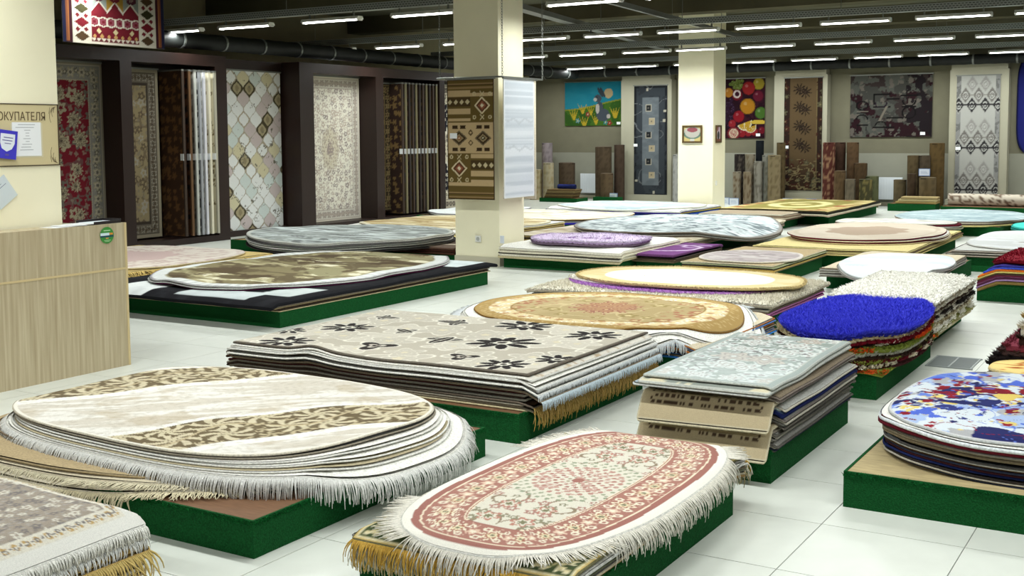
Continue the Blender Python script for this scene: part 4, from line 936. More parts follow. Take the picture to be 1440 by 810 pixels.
zz = pile('right beneath the blue-grey speckled oval', S, zz, [dict(col=BR, edge=c8(110, 96, 84)), dict(col=W_, edge=LG), dict(col=GR, edge=c8(120, 112, 104))], (-7.2, 17.2), (2.9, 4.1), 2.2, 30, th=.018)
rug('oval_rug', 'pale blue-grey speckled oval rug between the two pillars', S, (-7.2, 17.15), (2.95, 4.1), zz+.02, .018, 2.2, 0, streaks(c8(196, 206, 208), c8(226, 234, 234), c8(120, 130, 134), (5, 9), 12, c8(150, 146, 140)), edge=c8(130, 122, 112), res=.03)
# plum rug at the right of the cream layers
platform('low green platform right of the cream layers under the lilac rug', -6.24, -5.72, 13.45, 15.0, .13)
S = Sup(-6.5, -5.6, 13.2, 15.0, .4, .01, 20)
zz = pile('under the plum rug with pale lines', S, .13, [dict(col=OL, edge=c8(110, 100, 76), th=.02), dict(col=TN, edge=c8(90, 76, 60), th=.02), dict(col=BK, edge=c8(80, 70, 60), th=.02)], (-6.0, 14.2), (.62, 1.6), 'rect', 32)
def plump(p): p.fill(c8(120, 70, 128)); p.mix(np.abs(np.hypot(p.u+.1, p.v)-.42) < .03, c8(222, 202, 226)); p.mix(np.abs(np.hypot(p.u-.2, p.v-.3)-.2) < .025, c8(206, 180, 214))
rug('rug', 'plum rug with pale looping lines right of the lilac rug', S, (-6.02, 14.2), (.66, 1.7), zz+.05, .03, 'rect', 0, plump, edge=c8(110, 66, 112), res=.03)

# --- whites and blues further back behind the front pillar
platform('green platform under the white rugs behind the rug-hung pillar', -12.0, -9.3, 18.1, 20.4, .14)
S = Sup(-12, -9.2, 17.9, 20.4, .3, .012, 21)
zz = pile('under the off-white rug behind the rug-hung pillar', S, .14, [dict(col=c8(62, 58, 170), edge=c8(60, 56, 176), th=.035, size=(3.0, 2.6)), dict(col=W_, edge=c8(232, 230, 214), th=.025), dict(col=TN, edge=c8(120, 100, 76), th=.02)], (-10.7, 19.3), (2.9, 2.5), 3, 33)
rug('oval_rug', 'off-white rounded rug behind the rug-hung pillar', S, (-10.7, 19.3), (2.95, 2.55), zz+.02, .018, 3, 0, streaks(c8(232, 226, 206), c8(242, 238, 226), c8(214, 204, 176), (2, 6), 5), edge=c8(190, 166, 120), res=.045)
platform('green platform under the pale aqua rug before the back wall', -11.8, -8.9, 21.2, 23.35, .15)
S = Sup(-11.8, -8.9, 21.2, 23.35, .3, .012, 22)
zz = pile('under the pale aqua rug', S, .15, [dict(col=c8(40, 70, 150), edge=c8(44, 76, 160), th=.03), dict(col=c8(220, 200, 90), edge=c8(222, 202, 96), th=.03), dict(col=c8(70, 60, 160), th=.02), dict(col=W_, th=.02)], (-10.35, 22.2), (3.0, 2.2), 'rect', 34, jit=.05)
rug('oval_rug', 'pale aqua rounded rug before the back wall', S, (-10.4, 22.2), (3.0, 2.3), zz+.022, .018, 3, 0, streaks(c8(206, 220, 222), c8(228, 236, 236), c8(180, 198, 204), (2, 6), 6, c8(236, 234, 220)), edge=c8(220, 220, 206), res=.05)
platform('green platform under the white rug nearest the dark frames', -13.6, -12.2, 19.0, 21.2, .15)
S = Sup(-13.6, -12.0, 19, 21.2, .3, .01, 23)
zz = pile('under the white rug by the frames', S, .15, [dict(col=DG, th=.03), dict(col=W_, th=.025)], (-12.8, 20.1), (1.6, 2.3), 3, 35)
rug('oval_rug', 'white rounded rug by the black medallion hanging', S, (-12.8, 20.1), (1.65, 2.35), zz+.025, .02, 3, 0, None, c8(232, 236, 234), c8(150, 148, 150))

# --- lilac-grey round rug with gold fringe
platform('green platform under the mauve-grey round rug', -5.28, -4.25, 12.7, 14.75, .17)
S = Sup(-5.3, -4.2, 12.65, 14.8, .3, .01, 24)
zz = pile('under the mauve-grey round rug', S, .17, [dict(col=TP, edge=c8(150, 134, 110)), dict(col=c8(206, 176, 100), fringe=dict(col=c8(206, 168, 82), L=.07, hang=.95, step=.012, r=.007, sides=['-y']), what='gold rug with a gold front fringe'), dict(col=BK, edge=c8(70, 66, 60)), dict(col=c8(150, 156, 110), edge=c8(160, 166, 130)), dict(col=TN, edge=c8(216, 206, 176))], (-4.75, 13.72), (1.1, 2.1), 'rect', 36, th=.016)
rug('oval_rug', 'mauve-grey round rug with cream rim, just behind the cream oval', S, (-4.73, 13.45), (1.14, 1.5), zz+.02, .018, 2.3, 0, streaks(c8(176, 166, 164), c8(196, 188, 184), c8(156, 146, 146), (4, 8), 6, c8(206, 198, 190)), edge=c8(216, 208, 190), res=.022)

# --- beige oval with dark red rim
platform('green platform under the beige oval rug with the dark red rim', -5.2, -3.3, 15.0, 18.4, .17)
S = Sup(-5.2, -3.25, 14.9, 18.5, .3, .012, 25)
zz = pile('under the dark-red-rimmed oval', S, .17, [dict(col=c8(206, 184, 116), edge=c8(214, 196, 130)), dict(col=TP, edge=c8(190, 170, 120)), dict(col=c8(214, 194, 128), edge=c8(222, 206, 140)), dict(col=BR, edge=c8(120, 100, 76)), dict(col=c8(222, 206, 146), edge=c8(220, 204, 140), th=.02)], (-4.22, 16.7), (2.0, 3.6), 'rect', 37, th=.017)
zz = pile('of the rounded layers under the dark-rimmed oval', S, zz, [dict(col=IV, edge=c8(206, 184, 140)), dict(col=RD, edge=c8(100, 26, 40), th=.02), dict(col=W_, edge=c8(226, 214, 190))], (-4.2, 17.0), (2.05, 3.1), 2.3, 38, th=.015, jit=.03)
rug('oval_rug', 'beige oval rug with a brownish centre and dark red rim', S, (-4.25, 17.0), (2.05, 3.1), zz+.022, .018, 2.3, 0, centred(c8(214, 202, 184), c8(178, 158, 138), c8(198, 184, 164)), edge=c8(96, 30, 40), res=.03)

# --- white oval on grey
platform('green platform under the white oval rug on grey layers', -3.68, -2.5, 12.95, 15.0, .18)
S = Sup(-3.6, -2.5, 12.7, 15, .3, .012, 26)
zz = pile('under the plain white oval', S, .18, [dict(col=GR, edge=c8(130, 122, 112)), dict(col=LG, edge=c8(190, 186, 176)), dict(col=DG, edge=c8(120, 112, 104)), dict(col=LG, edge=c8(206, 202, 192)), dict(col=GR, edge=c8(140, 132, 124)), dict(col=LG, edge=c8(180, 176, 168)), dict(col=BE, edge=c8(140, 126, 106))], (-3.08, 13.6), (1.2, 1.9), 'rect', 39, th=.014)
rug('oval_rug', 'grey rounded mat just under the white oval rug on grey layers', S, (-2.98, 13.25), (1.16, 1.9), zz+.014, .013, 2.5, 0, None, LG, c8(150, 146, 140))
rug('oval_rug', 'plain white oval rug on a pile of grey rugs beside the aisle', S, (-2.98, 13.25), (1.14, 1.86), zz+.034, .018, 2.4, 0, streaks(c8(226, 232, 234), c8(236, 240, 240), c8(206, 216, 220), (1, 3), 6), edge=c8(196, 200, 200), res=.025)

# --- olive rug far back
platform('long green platform under the olive floral rug before the back wall', -8.0, -6.2, 21.9, 25.5, .2)
S = Sup(-8.1, -6.1, 21.3, 25.4, .3, .014, 27)
zz = pile('under the olive floral rug', S, .2, [dict(col=c8(206, 180, 166), edge=c8(190, 166, 150), th=.025), dict(col=IV, th=.02), dict(col=BK, edge=c8(46, 44, 40), th=.03)], (-7.05, 23.3), (2.0, 4.0), 'rect', 40)
def olivep(p):
    p.fill(c8(150, 140, 76)); p.mix(p.d < .3, c8(186, 166, 110)); q, k = flowers(p.u, p.v, .35, 5, 5, .45); p.mix((q < 1)*(p.d < .35), np.where((k > .5)[:, None], c8(228, 214, 150), c8(160, 96, 62))); R = np.hypot(p.u/.6, p.v/1.1); p.mix(np.abs(R-.8) < .16, c8(226, 218, 156)); p.mix(R < .3, c8(220, 206, 146))
rug('rug', 'olive green rug with yellow floral ring before the brown leaf hanging', S, (-7.1, 23.1), (2.1, 3.6), zz+.03, .025, 'rect', 0, olivep, edge=c8(70, 64, 44), res=.05)
platform('low green platform under the grey-brown rugs in front of the olive rug', -8.1, -6.7, 20.5, 21.6, .16)
S = Sup(-8.1, -6.5, 20.4, 21.6, .3, .01, 28)
zz = pile('in front of the olive floral rug', S, .16, [dict(col=BR, edge=c8(90, 70, 56), th=.03), dict(col=BE, edge=c8(190, 174, 150), th=.03), dict(col=TP, edge=c8(130, 112, 92), th=.03)], (-7.35, 21.0), (1.6, 1.2), 'rect', 41)
rug('rug', 'taupe rug with pale edge in front of the olive floral rug', S, (-7.4, 21.0), (1.6, 1.2), zz+.03, .026, 'rect', 0, None, c8(176, 160, 136), c8(214, 204, 184))

# --- pale grey-blue and white rugs at right back
platform('green platform under the pale grey-blue oval rug at right back', -4.9, -3.0, 20.6, 23.8, .16)
S = Sup(-4.9, -2.9, 20.3, 23.8, .3, .012, 29)
zz = pile('under the grey-blue oval at right back', S, .16, [dict(col=c8(222, 206, 140), edge=c8(224, 208, 140), th=.03), dict(col=TP, edge=c8(110, 96, 84), th=.02), dict(col=BE, edge=c8(214, 202, 180), th=.02)], (-3.85, 22.0), (2.1, 3.3), 2.4, 42)
rug('oval_rug', 'pale grey-blue oval rug nearest the grey ornament hanging', S, (-3.85, 22.0), (2.15, 3.3), zz+.024, .02, 2.3, 0, streaks(c8(170, 190, 194), c8(196, 212, 214), c8(150, 170, 176), (3, 7), 6), edge=c8(150, 140, 130), res=.04)
platform('green platform under the thin white rug with a dark red edge', -5.35, -3.55, 19.3, 20.2, .16)
S = Sup(-5.4, -3.5, 19.2, 20.3, .25, .012, 30)
zz = pile('under the thin white red-edged rug', S, .16, [dict(col=GR, edge=c8(130, 122, 112), th=.025), dict(col=OL, edge=c8(150, 150, 130), th=.02), dict(col=LG, edge=c8(190, 184, 176), th=.02), dict(col=RD, edge=c8(104, 26, 40), th=.025)], (-4.45, 19.8), (1.95, 1.1), 3, 43, jit=.04)
rug('oval_rug', 'thin white rounded rug with a dark red edge below', S, (-4.5, 19.8), (1.9, 1.1), zz+.022, .018, 3, 0, streaks(c8(228, 226, 216), c8(240, 238, 232), c8(196, 192, 182), (3, 7), 9), edge=c8(206, 200, 190), res=.04)

# --- pale pile at right
platform('green platform under the pale grey-white rug at the right side', -2.72, .1, 15.35, 18.3, .18)
S = Sup(-2.75, .1, 15.3, 18.3, .35, .014, 31)
zz = pile('under the grey-white rug at right', S, .18, [dict(col=GR, edge=c8(130, 118, 106)), dict(col=BE, edge=c8(196, 184, 166)), dict(col=DG, edge=c8(110, 100, 92)), dict(col=LG, edge=c8(190, 184, 172)), dict(col=TP, edge=c8(146, 132, 118)), dict(col=LG, edge=c8(180, 170, 158))], (-1.35, 16.8), (2.95, 3.0), 'rect', 44, th=.016, jit=.03)
def palep(p):
    p.fill(c8(214, 216, 214)); p.mix((np.abs(p.v+.55) < .14)*(p.u > -.75)*(p.u < -.1), c8(168, 162, 156)); p.mix((np.abs(p.v+.55) < .16)*(p.u > -.1), c8(240, 242, 240)); p.mix(fbm(p.u*2, p.v*3, 4) > .56, c8(228, 230, 230)); p.mix((np.abs(p.v-.3) < .05)*(p.u > -.6), c8(180, 176, 170))
rug('oval_rug', 'pale grey-white rounded rug with faint grey bars at the right side', S, (-1.4, 16.9), (2.8, 3.2), zz+.022, .018, 3.2, 0, palep, edge=c8(206, 204, 198), res=.03)
platform('green platform under the turquoise shaggy rug', -2.75, -.8, 19.4, 21.2, .16)
S = Sup(-2.8, -.8, 19.3, 21.2, .3, .01, 32)
zz = pile('under the turquoise shaggy rug', S, .16, [dict(col=c8(36, 110, 90), edge=c8(30, 100, 84), th=.03), dict(col=c8(40, 140, 130), th=.03)], (-1.75, 20.2), (2.0, 1.7), 3, 45)
rug('shag_rug', 'turquoise shaggy rug near the right edge', S, (-1.75, 20.2), (2.0, 1.7), zz+.034, .03, 3, 0, None, c8(80, 214, 200), c8(60, 190, 180))

# --- dark red rug at right
platform('green platform under the dark red rug at the right edge', -2.06, .2, 12.72, 14.4, .19)
S = Sup(-1.85, .2, 12.7, 14.4, .5, .012, 33)
u_ = 'under the dark red rug at the right edge'
zz = pile(u_, S, .19, [dict(col=c8(150, 124, 70), edge=c8(140, 116, 66), th=.03), dict(col=LI, edge=c8(176, 140, 190), th=.022), dict(col=c8(90, 40, 70), edge=c8(90, 44, 70), th=.018), dict(col=c8(190, 170, 190), edge=c8(150, 90, 130), th=.015), dict(col=c8(100, 36, 60), edge=c8(110, 40, 66), th=.018), dict(col=c8(60, 40, 40), edge=c8(80, 60, 50), th=.015), dict(col=c8(228, 206, 80), edge=c8(220, 206, 120), th=.022), dict(col=c8(228, 120, 40), edge=c8(226, 116, 40), th=.022), dict(col=c8(66, 96, 214), edge=c8(70, 90, 214), th=.022, off=(.06, 0)), dict(col=c8(60, 50, 130), edge=c8(60, 60, 150), th=.016, off=(.1, 0))], (-.94, 13.55), (2.24, 1.72), 'rect', 46)
rug('shag_rug', 'dark red plush rug heaped on colourful rugs at the right edge', Sup(-1.85, .2, 12.7, 14.4, .5, .012, 33, [(-1.2, 13.3, .5, .05)]), (-.86, 13.55), (2.22, 1.74), zz+.036, .03, 5, 0, None, c8(120, 14, 32), c8(104, 12, 28), shag=dict(h=.016, wd=.014, dens=1500, edge=10))

# --- cropped pile at the right edge
platform('green platform under the orange swirl mat cropped by the right edge', -1.16, .3, 7.72, 9.2, .15)
S = Sup(-1.2, .3, 7.6, 9.3, .3, .01, 34)
zz = pile('under the orange swirl mat', S, .15, [dict(col=TN, edge=c8(160, 150, 120)), dict(col=LG, edge=c8(190, 186, 176)), dict(col=TP, edge=c8(150, 140, 126)), dict(col=LG, edge=c8(206, 200, 186))], (-.55, 7.95), (1.32, .66), 3, 47, th=.016)
def swirl(p):
    p.fill(c8(240, 214, 140)); a = fbm(p.u*2.5, p.v*5, 3, 3); p.mix(np.abs((a*5) % 1-.5) < .16, c8(206, 128, 62)); p.mix(np.abs((a*5) % 1-.5) < .06, c8(150, 66, 34)); p.band(0, .03, c8(226, 200, 130))
rug('oval_rug', 'cream and orange swirl mat cropped by the right edge', S, (-.55, 7.95), (1.3, .64), zz+.03, .02, 2.6, 0, swirl, edge=c8(226, 204, 150), res=.013)
S = Sup(-1.3, .3, 8.2, 9.4, .4, .012, 35)
zz = .15
for i, (cc, nm, th, x) in enumerate(((c8(40, 34, 34), 'black', .035, -.48), (c8(58, 50, 48), 'dark grey', .03, -.46), (c8(44, 36, 36), 'charcoal', .03, -.44), (c8(84, 62, 60), 'dark taupe', .03, -.41), (c8(140, 60, 76), 'dusky red', .04, -.38), (c8(60, 40, 36), 'dark brown', .06, -.30), (c8(226, 220, 206), 'white', .07, -.29), (c8(196, 166, 110), 'straw', .07, -.27))):
    zz += th
    rug('shag_rug', '%s shaggy rug, %s from the bottom of the right-edge heap' % (nm, ORD[i]), S, (x-.13, 8.66), (1.28, .8), zz, th*.94, 'rect', 0, None, cc, cc, shag=dict(h=.025, wd=.014, dens=900, edge=24, lean=1.2), seed=140+i, group='shaggy rugs heaped at the right edge')

# ================================================================== HANGING RUGS
def hang(name, label, p0, ax, w_, z0, z1, paint, res=.012, th=.012, edge=c8(150, 140, 120), bar=True, price=None, group=None, dull=(1, 0), wav=.004):
    """flat rug hung upright: p0 is the lower left corner as seen, ax the horizontal unit vector to the right, the face looks along ax x up"""
    h = z1-z0; nx, nz = max(2, int(w_/res)), max(2, int(h/res))
    g, q = np.meshgrid(np.linspace(-w_/2, w_/2, nx), np.linspace(0, h, nz), indexing='ij'); U, V = g.ravel(), q.ravel()
    rot = math.atan2(ax[1], ax[0])
    yy = -th + wav*np.sin(U*7+V*1.3)*(.3+.7*(1-V/h))
    id_ = np.arange(nx*nz).reshape(nx, nz)
    top = np.stack([id_[:-1, :-1], id_[1:, :-1], id_[1:, 1:], id_[:-1, 1:]], -1).reshape(-1, 4)
    n = nx*nz; v = [np.stack([U, yy, V], 1)]
    lo = np.concatenate([id_[:, 0], id_[-1, 1:], id_[-2::-1, -1], id_[0, -2:0:-1]]); m = len(lo)
    bk = np.stack([U[lo], np.zeros(m), V[lo]], 1); v.append(v[0][lo]); v.append(bk); k = np.arange(m); k2 = (k+1) % m
    rim = np.stack([n+k, n+m+k, n+m+k2, n+k2], 1)
    back = np.array([[n+m+0, n+m+int(nx-1), n+m+int(nx-1+nz-1), n+m+int(2*nx-2+nz-1)]])
    pp = P(U, V-h/2, np.minimum(w_/2-np.abs(U), h/2-np.abs(V-h/2)), np.where((h/2-np.abs(V-h/2)) < (w_/2-np.abs(U)), U, V), w_, h); paint(pp); pp.c = (pp.c*(1-dull[1])+pp.c.mean(1, keepdims=True)*dull[1])*dull[0]
    x, y = p0[0]+ax[0]*w_/2, p0[1]+ax[1]*w_/2
    o = mesh_obj(name, np.concatenate(v), [top, rim, back[:, ::-1]], [RUG, yarn(edge)], None, (x, y, z0), rot, np.concatenate([np.zeros(len(top), int), np.ones(m+1, int)]), False, np.clip(pp.c, 0, 1))
    tag(o, label, 'rug', group)
    if bar: MB().box(-w_/2-.02, w_/2+.02, -th-.012, .0, h-.005, h+.022).build('hanging_bar', steel, o)
    if price:
        MB().box(price[0]-.055, price[0]+.055, -th-.012, -th-.006, price[1]-.035, price[1]+.035).build('price_tag', pmat(c8(236, 238, 240), .6, name='white_card'), o)
    return o
AY, AXX = (0, 1), (1, 0)
brown = pmat(c8(38, 23, 19), .4, .35, noise=.15, scale=3, name='dark_stained_wood', stretch=(1, 1, .1))
def redp(p):
    persian(p, c8(126, 30, 42), c8(150, 146, 136), c8(196, 186, 162), c8(176, 166, 134), c8(112, 106, 94), .24, c8(150, 140, 120), .03, .25, 5, per=.2)
    q, k = flowers(p.u, p.v, .34, 5, 10, .42, .2); m = p.d > .29
    p.mix(m*(q < 1), c8(178, 166, 134)); p.mix(m*(q < .75)*(q > .6), c8(110, 96, 76)); p.mix(m*(q < .4), c8(130, 116, 94)); p.mix(m*(q < .15), c8(60, 50, 50))
def goldp(p):
    persian(p, c8(166, 148, 108), c8(126, 116, 98), c8(84, 76, 66), c8(176, 168, 148), c8(112, 96, 74), .17, c8(176, 164, 136), .05, .17, 15, per=.12); p.band(.22, .255, c8(74, 64, 54))
def ogee(p):
    p.fill(c8(238, 241, 238)); cw, ch = .30, .36
    u, v = p.u/cw, p.v/ch; i0 = np.floor(u); best = np.full(len(u), 9.); key = np.zeros(len(u))
    for dx, dy in ((0, 0), (.5, .5)):
        a, b = np.round(u-dx), np.round(v-dy); x, y = np.abs(u-dx-a), np.abs(v-dy-b)
        q = x*2*.98+(.5-.5*np.cos(2*PI*np.minimum(y, .5)))*.98*1.0
        k = h2(a*2+int(dx*2), b*2+int(dy*2), 7); m = q < best; best = np.where(m, q, best); key = np.where(m, k, key)
    cols = [(0, .3, c8(242, 244, 242)), (.3, .44, c8(222, 214, 178)), (.44, .58, c8(212, 198, 196)), (.58, .74, c8(220, 230, 226)), (.74, .86, c8(244, 246, 244))]
    for a, b, cc in cols: p.mix((key >= a)*(key < b), cc)
    dk = key >= .86; p.mix(dk, c8(84, 76, 58)); p.mix(dk*(best < .68), c8(176, 164, 130)); p.mix(dk*(best < .3), c8(150, 138, 108))
    p.mix((best > .92)*~dk, c8(186, 180, 164)); p.mix((best > .78)*(best < .92)*~dk*(key < .15), c8(180, 166, 140))
    p.mix((fbm(p.u*9, p.v*9, 3) > .66)*(vines(p.u, p.v, 22, 5, .07)), c8(120, 116, 104))
def creamp(p):
    persian(p, c8(236, 232, 216), c8(222, 217, 202), c8(190, 180, 166), c8(160, 148, 142), c8(192, 178, 164), .2, c8(226, 220, 202), .03, .13, 25, (.25, .42), (c8(214, 206, 184), c8(160, 146, 140), c8(206, 196, 172)), per=.14)
def blackmed(p):
    persian(p, c8(224, 216, 190), c8(214, 206, 182), c8(120, 110, 98), c8(96, 90, 88), c8(170, 160, 140), .2, c8(226, 220, 202), .03, .14, 35, per=.14)
    R = np.hypot(p.u/.82, p.v/1.02); th = np.arctan2(p.v, p.u); R = R*(1+.05*np.cos(18*th)); q, k = flowers(p.u, p.v, .11, 8, 5, .45)
    p.mix((R < 1), c8(36, 36, 44)); p.mix((R < 1)*(q < .9), c8(214, 208, 188)); p.mix((R < 1)*(q < .4), c8(60, 58, 62)); p.mix((np.abs(R-.42) < .035), c8(214, 208, 190)); p.mix(R < .39, c8(206, 198, 172)); p.mix((R < .39)*(q < 1), c8(120, 112, 104))
def darkp(p): persian(p, c8(60, 40, 34), c8(46, 40, 30), c8(120, 104, 70), c8(110, 96, 62), c8(80, 60, 44), .2, c8(50, 40, 32), .03, .2, 45)

# dark wooden display frames along the left wall
BX, FX = -14.62, -14.2     # rug plane and front of the frames
bays = [(10.0, 12.24, 12.46, 'red persian'), (12.46, 14.2, 14.46, 'gold floral'), (14.46, 16.28, 16.66, 'pastel diamond'), (16.66, 18.52, 18.76, 'cream medallion'), (18.76, 20.72, 20.92, 'dark edge-on'), (20.92, 22.8, 23.0, 'black medallion')]
for i, (y0, y1, y2, nm) in enumerate(bays):
    t = thing('display_frame', 'dark brown wooden display frame around the %s rug%s' % (nm, 's' if 'edge' in nm else ''), 'display frame', (FX, (y0+y2)/2, 0), 0, 'dark display frames on the left wall')
    a, b, c_ = y0-(y0+y2)/2, y1-(y0+y2)/2, y2-(y0+y2)/2
    rec = .42 if i == 2 else 0
    MB().box(-.75, -.5, a, c_, 0, 3.0).build('back_panel', brown, t)
    MB().box(-.5, 0, b, c_, 0, 3.06).build('post', brown, t)
    MB().box(-.5, -rec, a, b, 2.88, 3.06).build('beam', brown, t)
    MB().box(-.5, -rec*.8, a, b, 0, .1).build('plinth', brown, t)
MBK = pmat(c8(44, 28, 24), .5, .3, name='dark_wall_board')
hang('hanging_rug', 'red persian rug with a grey floral border hung in the leftmost dark frame', (BX, 10.9), AY, 1.34, .1, 2.85, redp, .013, dull=(.92, .08))
hang('hanging_rug', 'gold-brown floral rug with a pale scroll border hung in a dark frame', (BX+.02, 12.42), AY, .9, .13, 2.8, goldp, .012, dull=(.85, .1))
hang('hanging_rug', 'white rug patterned with pastel and brown ogee diamonds in a dark frame', (BX, 14.62), AY, 1.6, .1, 2.87, ogee, .0125)
hang('hanging_rug', 'cream rug with a small pointed medallion hung in a dark frame', (BX, 16.68), AY, 1.82, .09, 2.86, creamp, .013)
hang('hanging_rug', 'cream rug with a big black medallion half hidden by the rug-hung pillar', (BX, 20.9), AY, 1.75, .08, 2.84, blackmed, .016)
# rugs seen edge-on, hung like pages
def page(y, yaw, depth, paint, label, group, front, th=.035, edge=c8(150, 140, 120), z0=.14, z1=2.78):
    ax = (math.cos(yaw), math.sin(yaw)); p0 = (front-ax[0]*depth, y-ax[1]*depth)
    o = hang('hanging_rug', label, p0, ax, depth, z0, z1, paint, .025, th, edge, True, None, group, wav=.0)
    h = z1-z0
    MB().box(depth/2-.015, depth/2+.014, -th-.006, .006, 0, h).build('edge_clamp', pmat(edge, .5, .3, .2, name='edge_trim'), o)
    MB().box(depth/2-.06, depth/2+.018, -th-.014, -th-.008, h*.46, h*.5).build('price_tag', pmat(c8(226, 228, 228), .5, name='white_card'), o)
def plainp(a, b, f=6, s=3):
    def fn(p): p.fill(a); p.mix(flowers(p.u, p.v, .16, s, 5, .46)[0] < 1, b)
    return fn
def bwdots(p): p.fill(c8(232, 230, 220)); p.mix((((p.v*7) % 1) > .45)*(((p.u*7+.3) % 1) > .35), c8(24, 24, 28))
def creamleaf(p): p.fill(c8(222, 214, 184)); q, k = flowers(p.u, p.v, .3, 6, 5, .45); p.mix((q < 1)*(q > .75), c8(120, 104, 76)); p.mix(q < .3, c8(140, 122, 90))
g_ = 'rugs hung edge-on like pages in the second dark frame'
for (y, yaw, pt, lab, e) in ((13.42, -.06, plainp(c8(72, 50, 36), c8(112, 80, 50)), 'dark brown rug hung edge-on, first page beside the gold-brown floral rug', c8(60, 48, 40)),
                             (13.56, -.03, plainp(c8(84, 54, 36), c8(40, 32, 30)), 'rust brown rug hung edge-on, second page beside the gold-brown floral rug', c8(96, 70, 46)),
                             (13.68, .0, plainp(c8(120, 118, 108), c8(88, 84, 78)), 'grey rug hung edge-on, third page beside the gold-brown floral rug', c8(176, 178, 172)),
                             (13.78, .02, plainp(c8(40, 40, 42), c8(190, 190, 186)), 'black and grey rug hung edge-on, fourth page in the second dark frame', c8(150, 152, 156)),
                             (13.88, .03, bwdots, 'white rug with black blocks hung edge-on in the second dark frame', c8(206, 206, 212)),
                             (13.99, .04, creamleaf, 'cream leaf-patterned rug hung edge-on, narrower page in the second dark frame', c8(214, 208, 186)),
                             (14.12, .05, creamleaf, 'cream and brown floral rug hung edge-on, last page in the second dark frame', c8(170, 166, 150))):
    page(y, yaw, .55, pt, lab, g_, -14.12, edge=e)
g_ = 'dark rugs hung edge-on like pages in the fifth dark frame'
hang('hanging_rug', 'dark brown ornament rug hung flat at the left of the dark edge-on rugs', (BX+.1, 18.8), AY, .62, .2, 2.78, darkp, .018)
rngp = random.Random(4)
pal = [c8(52, 38, 32), c8(70, 52, 36), c8(44, 36, 36), c8(90, 72, 44), c8(36, 38, 46), c8(64, 44, 38), c8(54, 50, 40), c8(40, 42, 58), c8(60, 46, 38), c8(76, 62, 44), c8(50, 40, 36)]
for k in range(11):
    page(19.40+k*.122, .03*math.sin(k*2), .5, plainp(pal[k], pal[(k+3) % 11]*1.3), '%s rug hung edge-on, %s page of the fifth dark frame' % (cword(pal[k]), ORD[k]), g_, -14.2, edge=[c8(64, 50, 40), c8(120, 112, 84), c8(48, 40, 36)][k % 3])

# kilim hung from the ceiling
def kilim(p):
    u, v = p.u+.0, p.v+p.l/2    # v from the lower edge
    p.fill(c8(34, 36, 70)); au = np.abs(u)
    x = au
    p.mix(x < .68, c8(150, 84, 46)); p.mix(x < .655, c8(196, 120, 60)); p.mix(x < .635, c8(70, 26, 36)); p.mix(x < .60, c8(226, 218, 196))
    side = (x > .36)*(x < .585)
    k = np.floor(v/.155); dv = (v/.155-k-.5)*.155; du = x-.472
    for (cx) in (0,): 
        dm = np.abs(du)/.10+np.abs(dv)/.06
        for j, cc in enumerate((c8(86, 62, 36), c8(122, 22, 34), c8(60, 56, 30))): p.mix(side*(dm < 1)*((k % 3) == j), cc)
        dm2 = np.abs(np.abs(du)-.055)/.035+np.abs(np.abs(dv)-.0775)/.03; p.mix(side*(dm2 < 1), c8(120, 26, 38))
    f = x < .345
    p.mix(f, c8(122, 24, 36)); p.mix((x > .345)*(x < .36), c8(226, 218, 196))
    zig = .37+.06*np.abs(((u/.23) % 1)-.5)*4
    up = f*(v > zig)
    p.mix(up, np.where((np.abs(u) < .12)[:, None], c8(178, 136, 44), c8(140, 148, 140))); p.mix(f*(np.abs(v-zig) < .012), c8(230, 222, 200))
    for cx in (-.24, 0, .24):
        d = np.maximum(np.abs(u-cx)/.07, np.abs(v-.66)/.19+np.abs(u-cx)/.35); p.mix(up*(d < 1), c8(84, 34, 50) if cx else c8(120, 30, 44)); p.mix(up*(d < .8)*(((u*40) % 1) > .5), c8(176, 150, 130)); 
        d2 = np.maximum(np.abs(u-cx)/.07, np.abs(v-1.2)/.25); p.mix(up*(d2 < 1), c8(90, 40, 54))
        for sx in (-1, 1):
            hx = (u-cx)*sx-.065; r = np.maximum(np.abs(hx)*1.0, np.abs(v-.255)*1.15+np.abs(hx)*.35)
            p.mix(f*(v < .36)*(np.abs(r-.062) < .009), c8(232, 224, 202)); p.mix(f*(np.abs(r-.032) < .010)*(v < .36), c8(150, 70, 84))
        d = np.abs(u-cx)+np.abs(v-.15); p.mix(f*(d < .035), c8(226, 206, 150)); 
    for cx in np.arange(-.3, .31, .1): d = np.abs(u-cx)+np.abs(v-.09); p.mix(f*(d < .028), c8(206, 160, 90))
    p.mix(f*(v < .065), c8(230, 222, 200)); t = np.abs(((u/.07) % 1)-.5)*2; p.mix(f*(v > .03)*(v < .03+.04*t), c8(110, 40, 46)); p.mix((v < .022)*(x < .6), c8(232, 224, 202)); p.mix((v < .018)*(x > .6)*(x < .68), c8(60, 30, 36))
hang('hanging_rug', 'multicoloured kilim with hooked motifs and navy sides hung from the ceiling at upper left', (-11, 8.70), AY, 1.46, 2.79, 4.25, kilim, .0105, dull=(.8, .1))

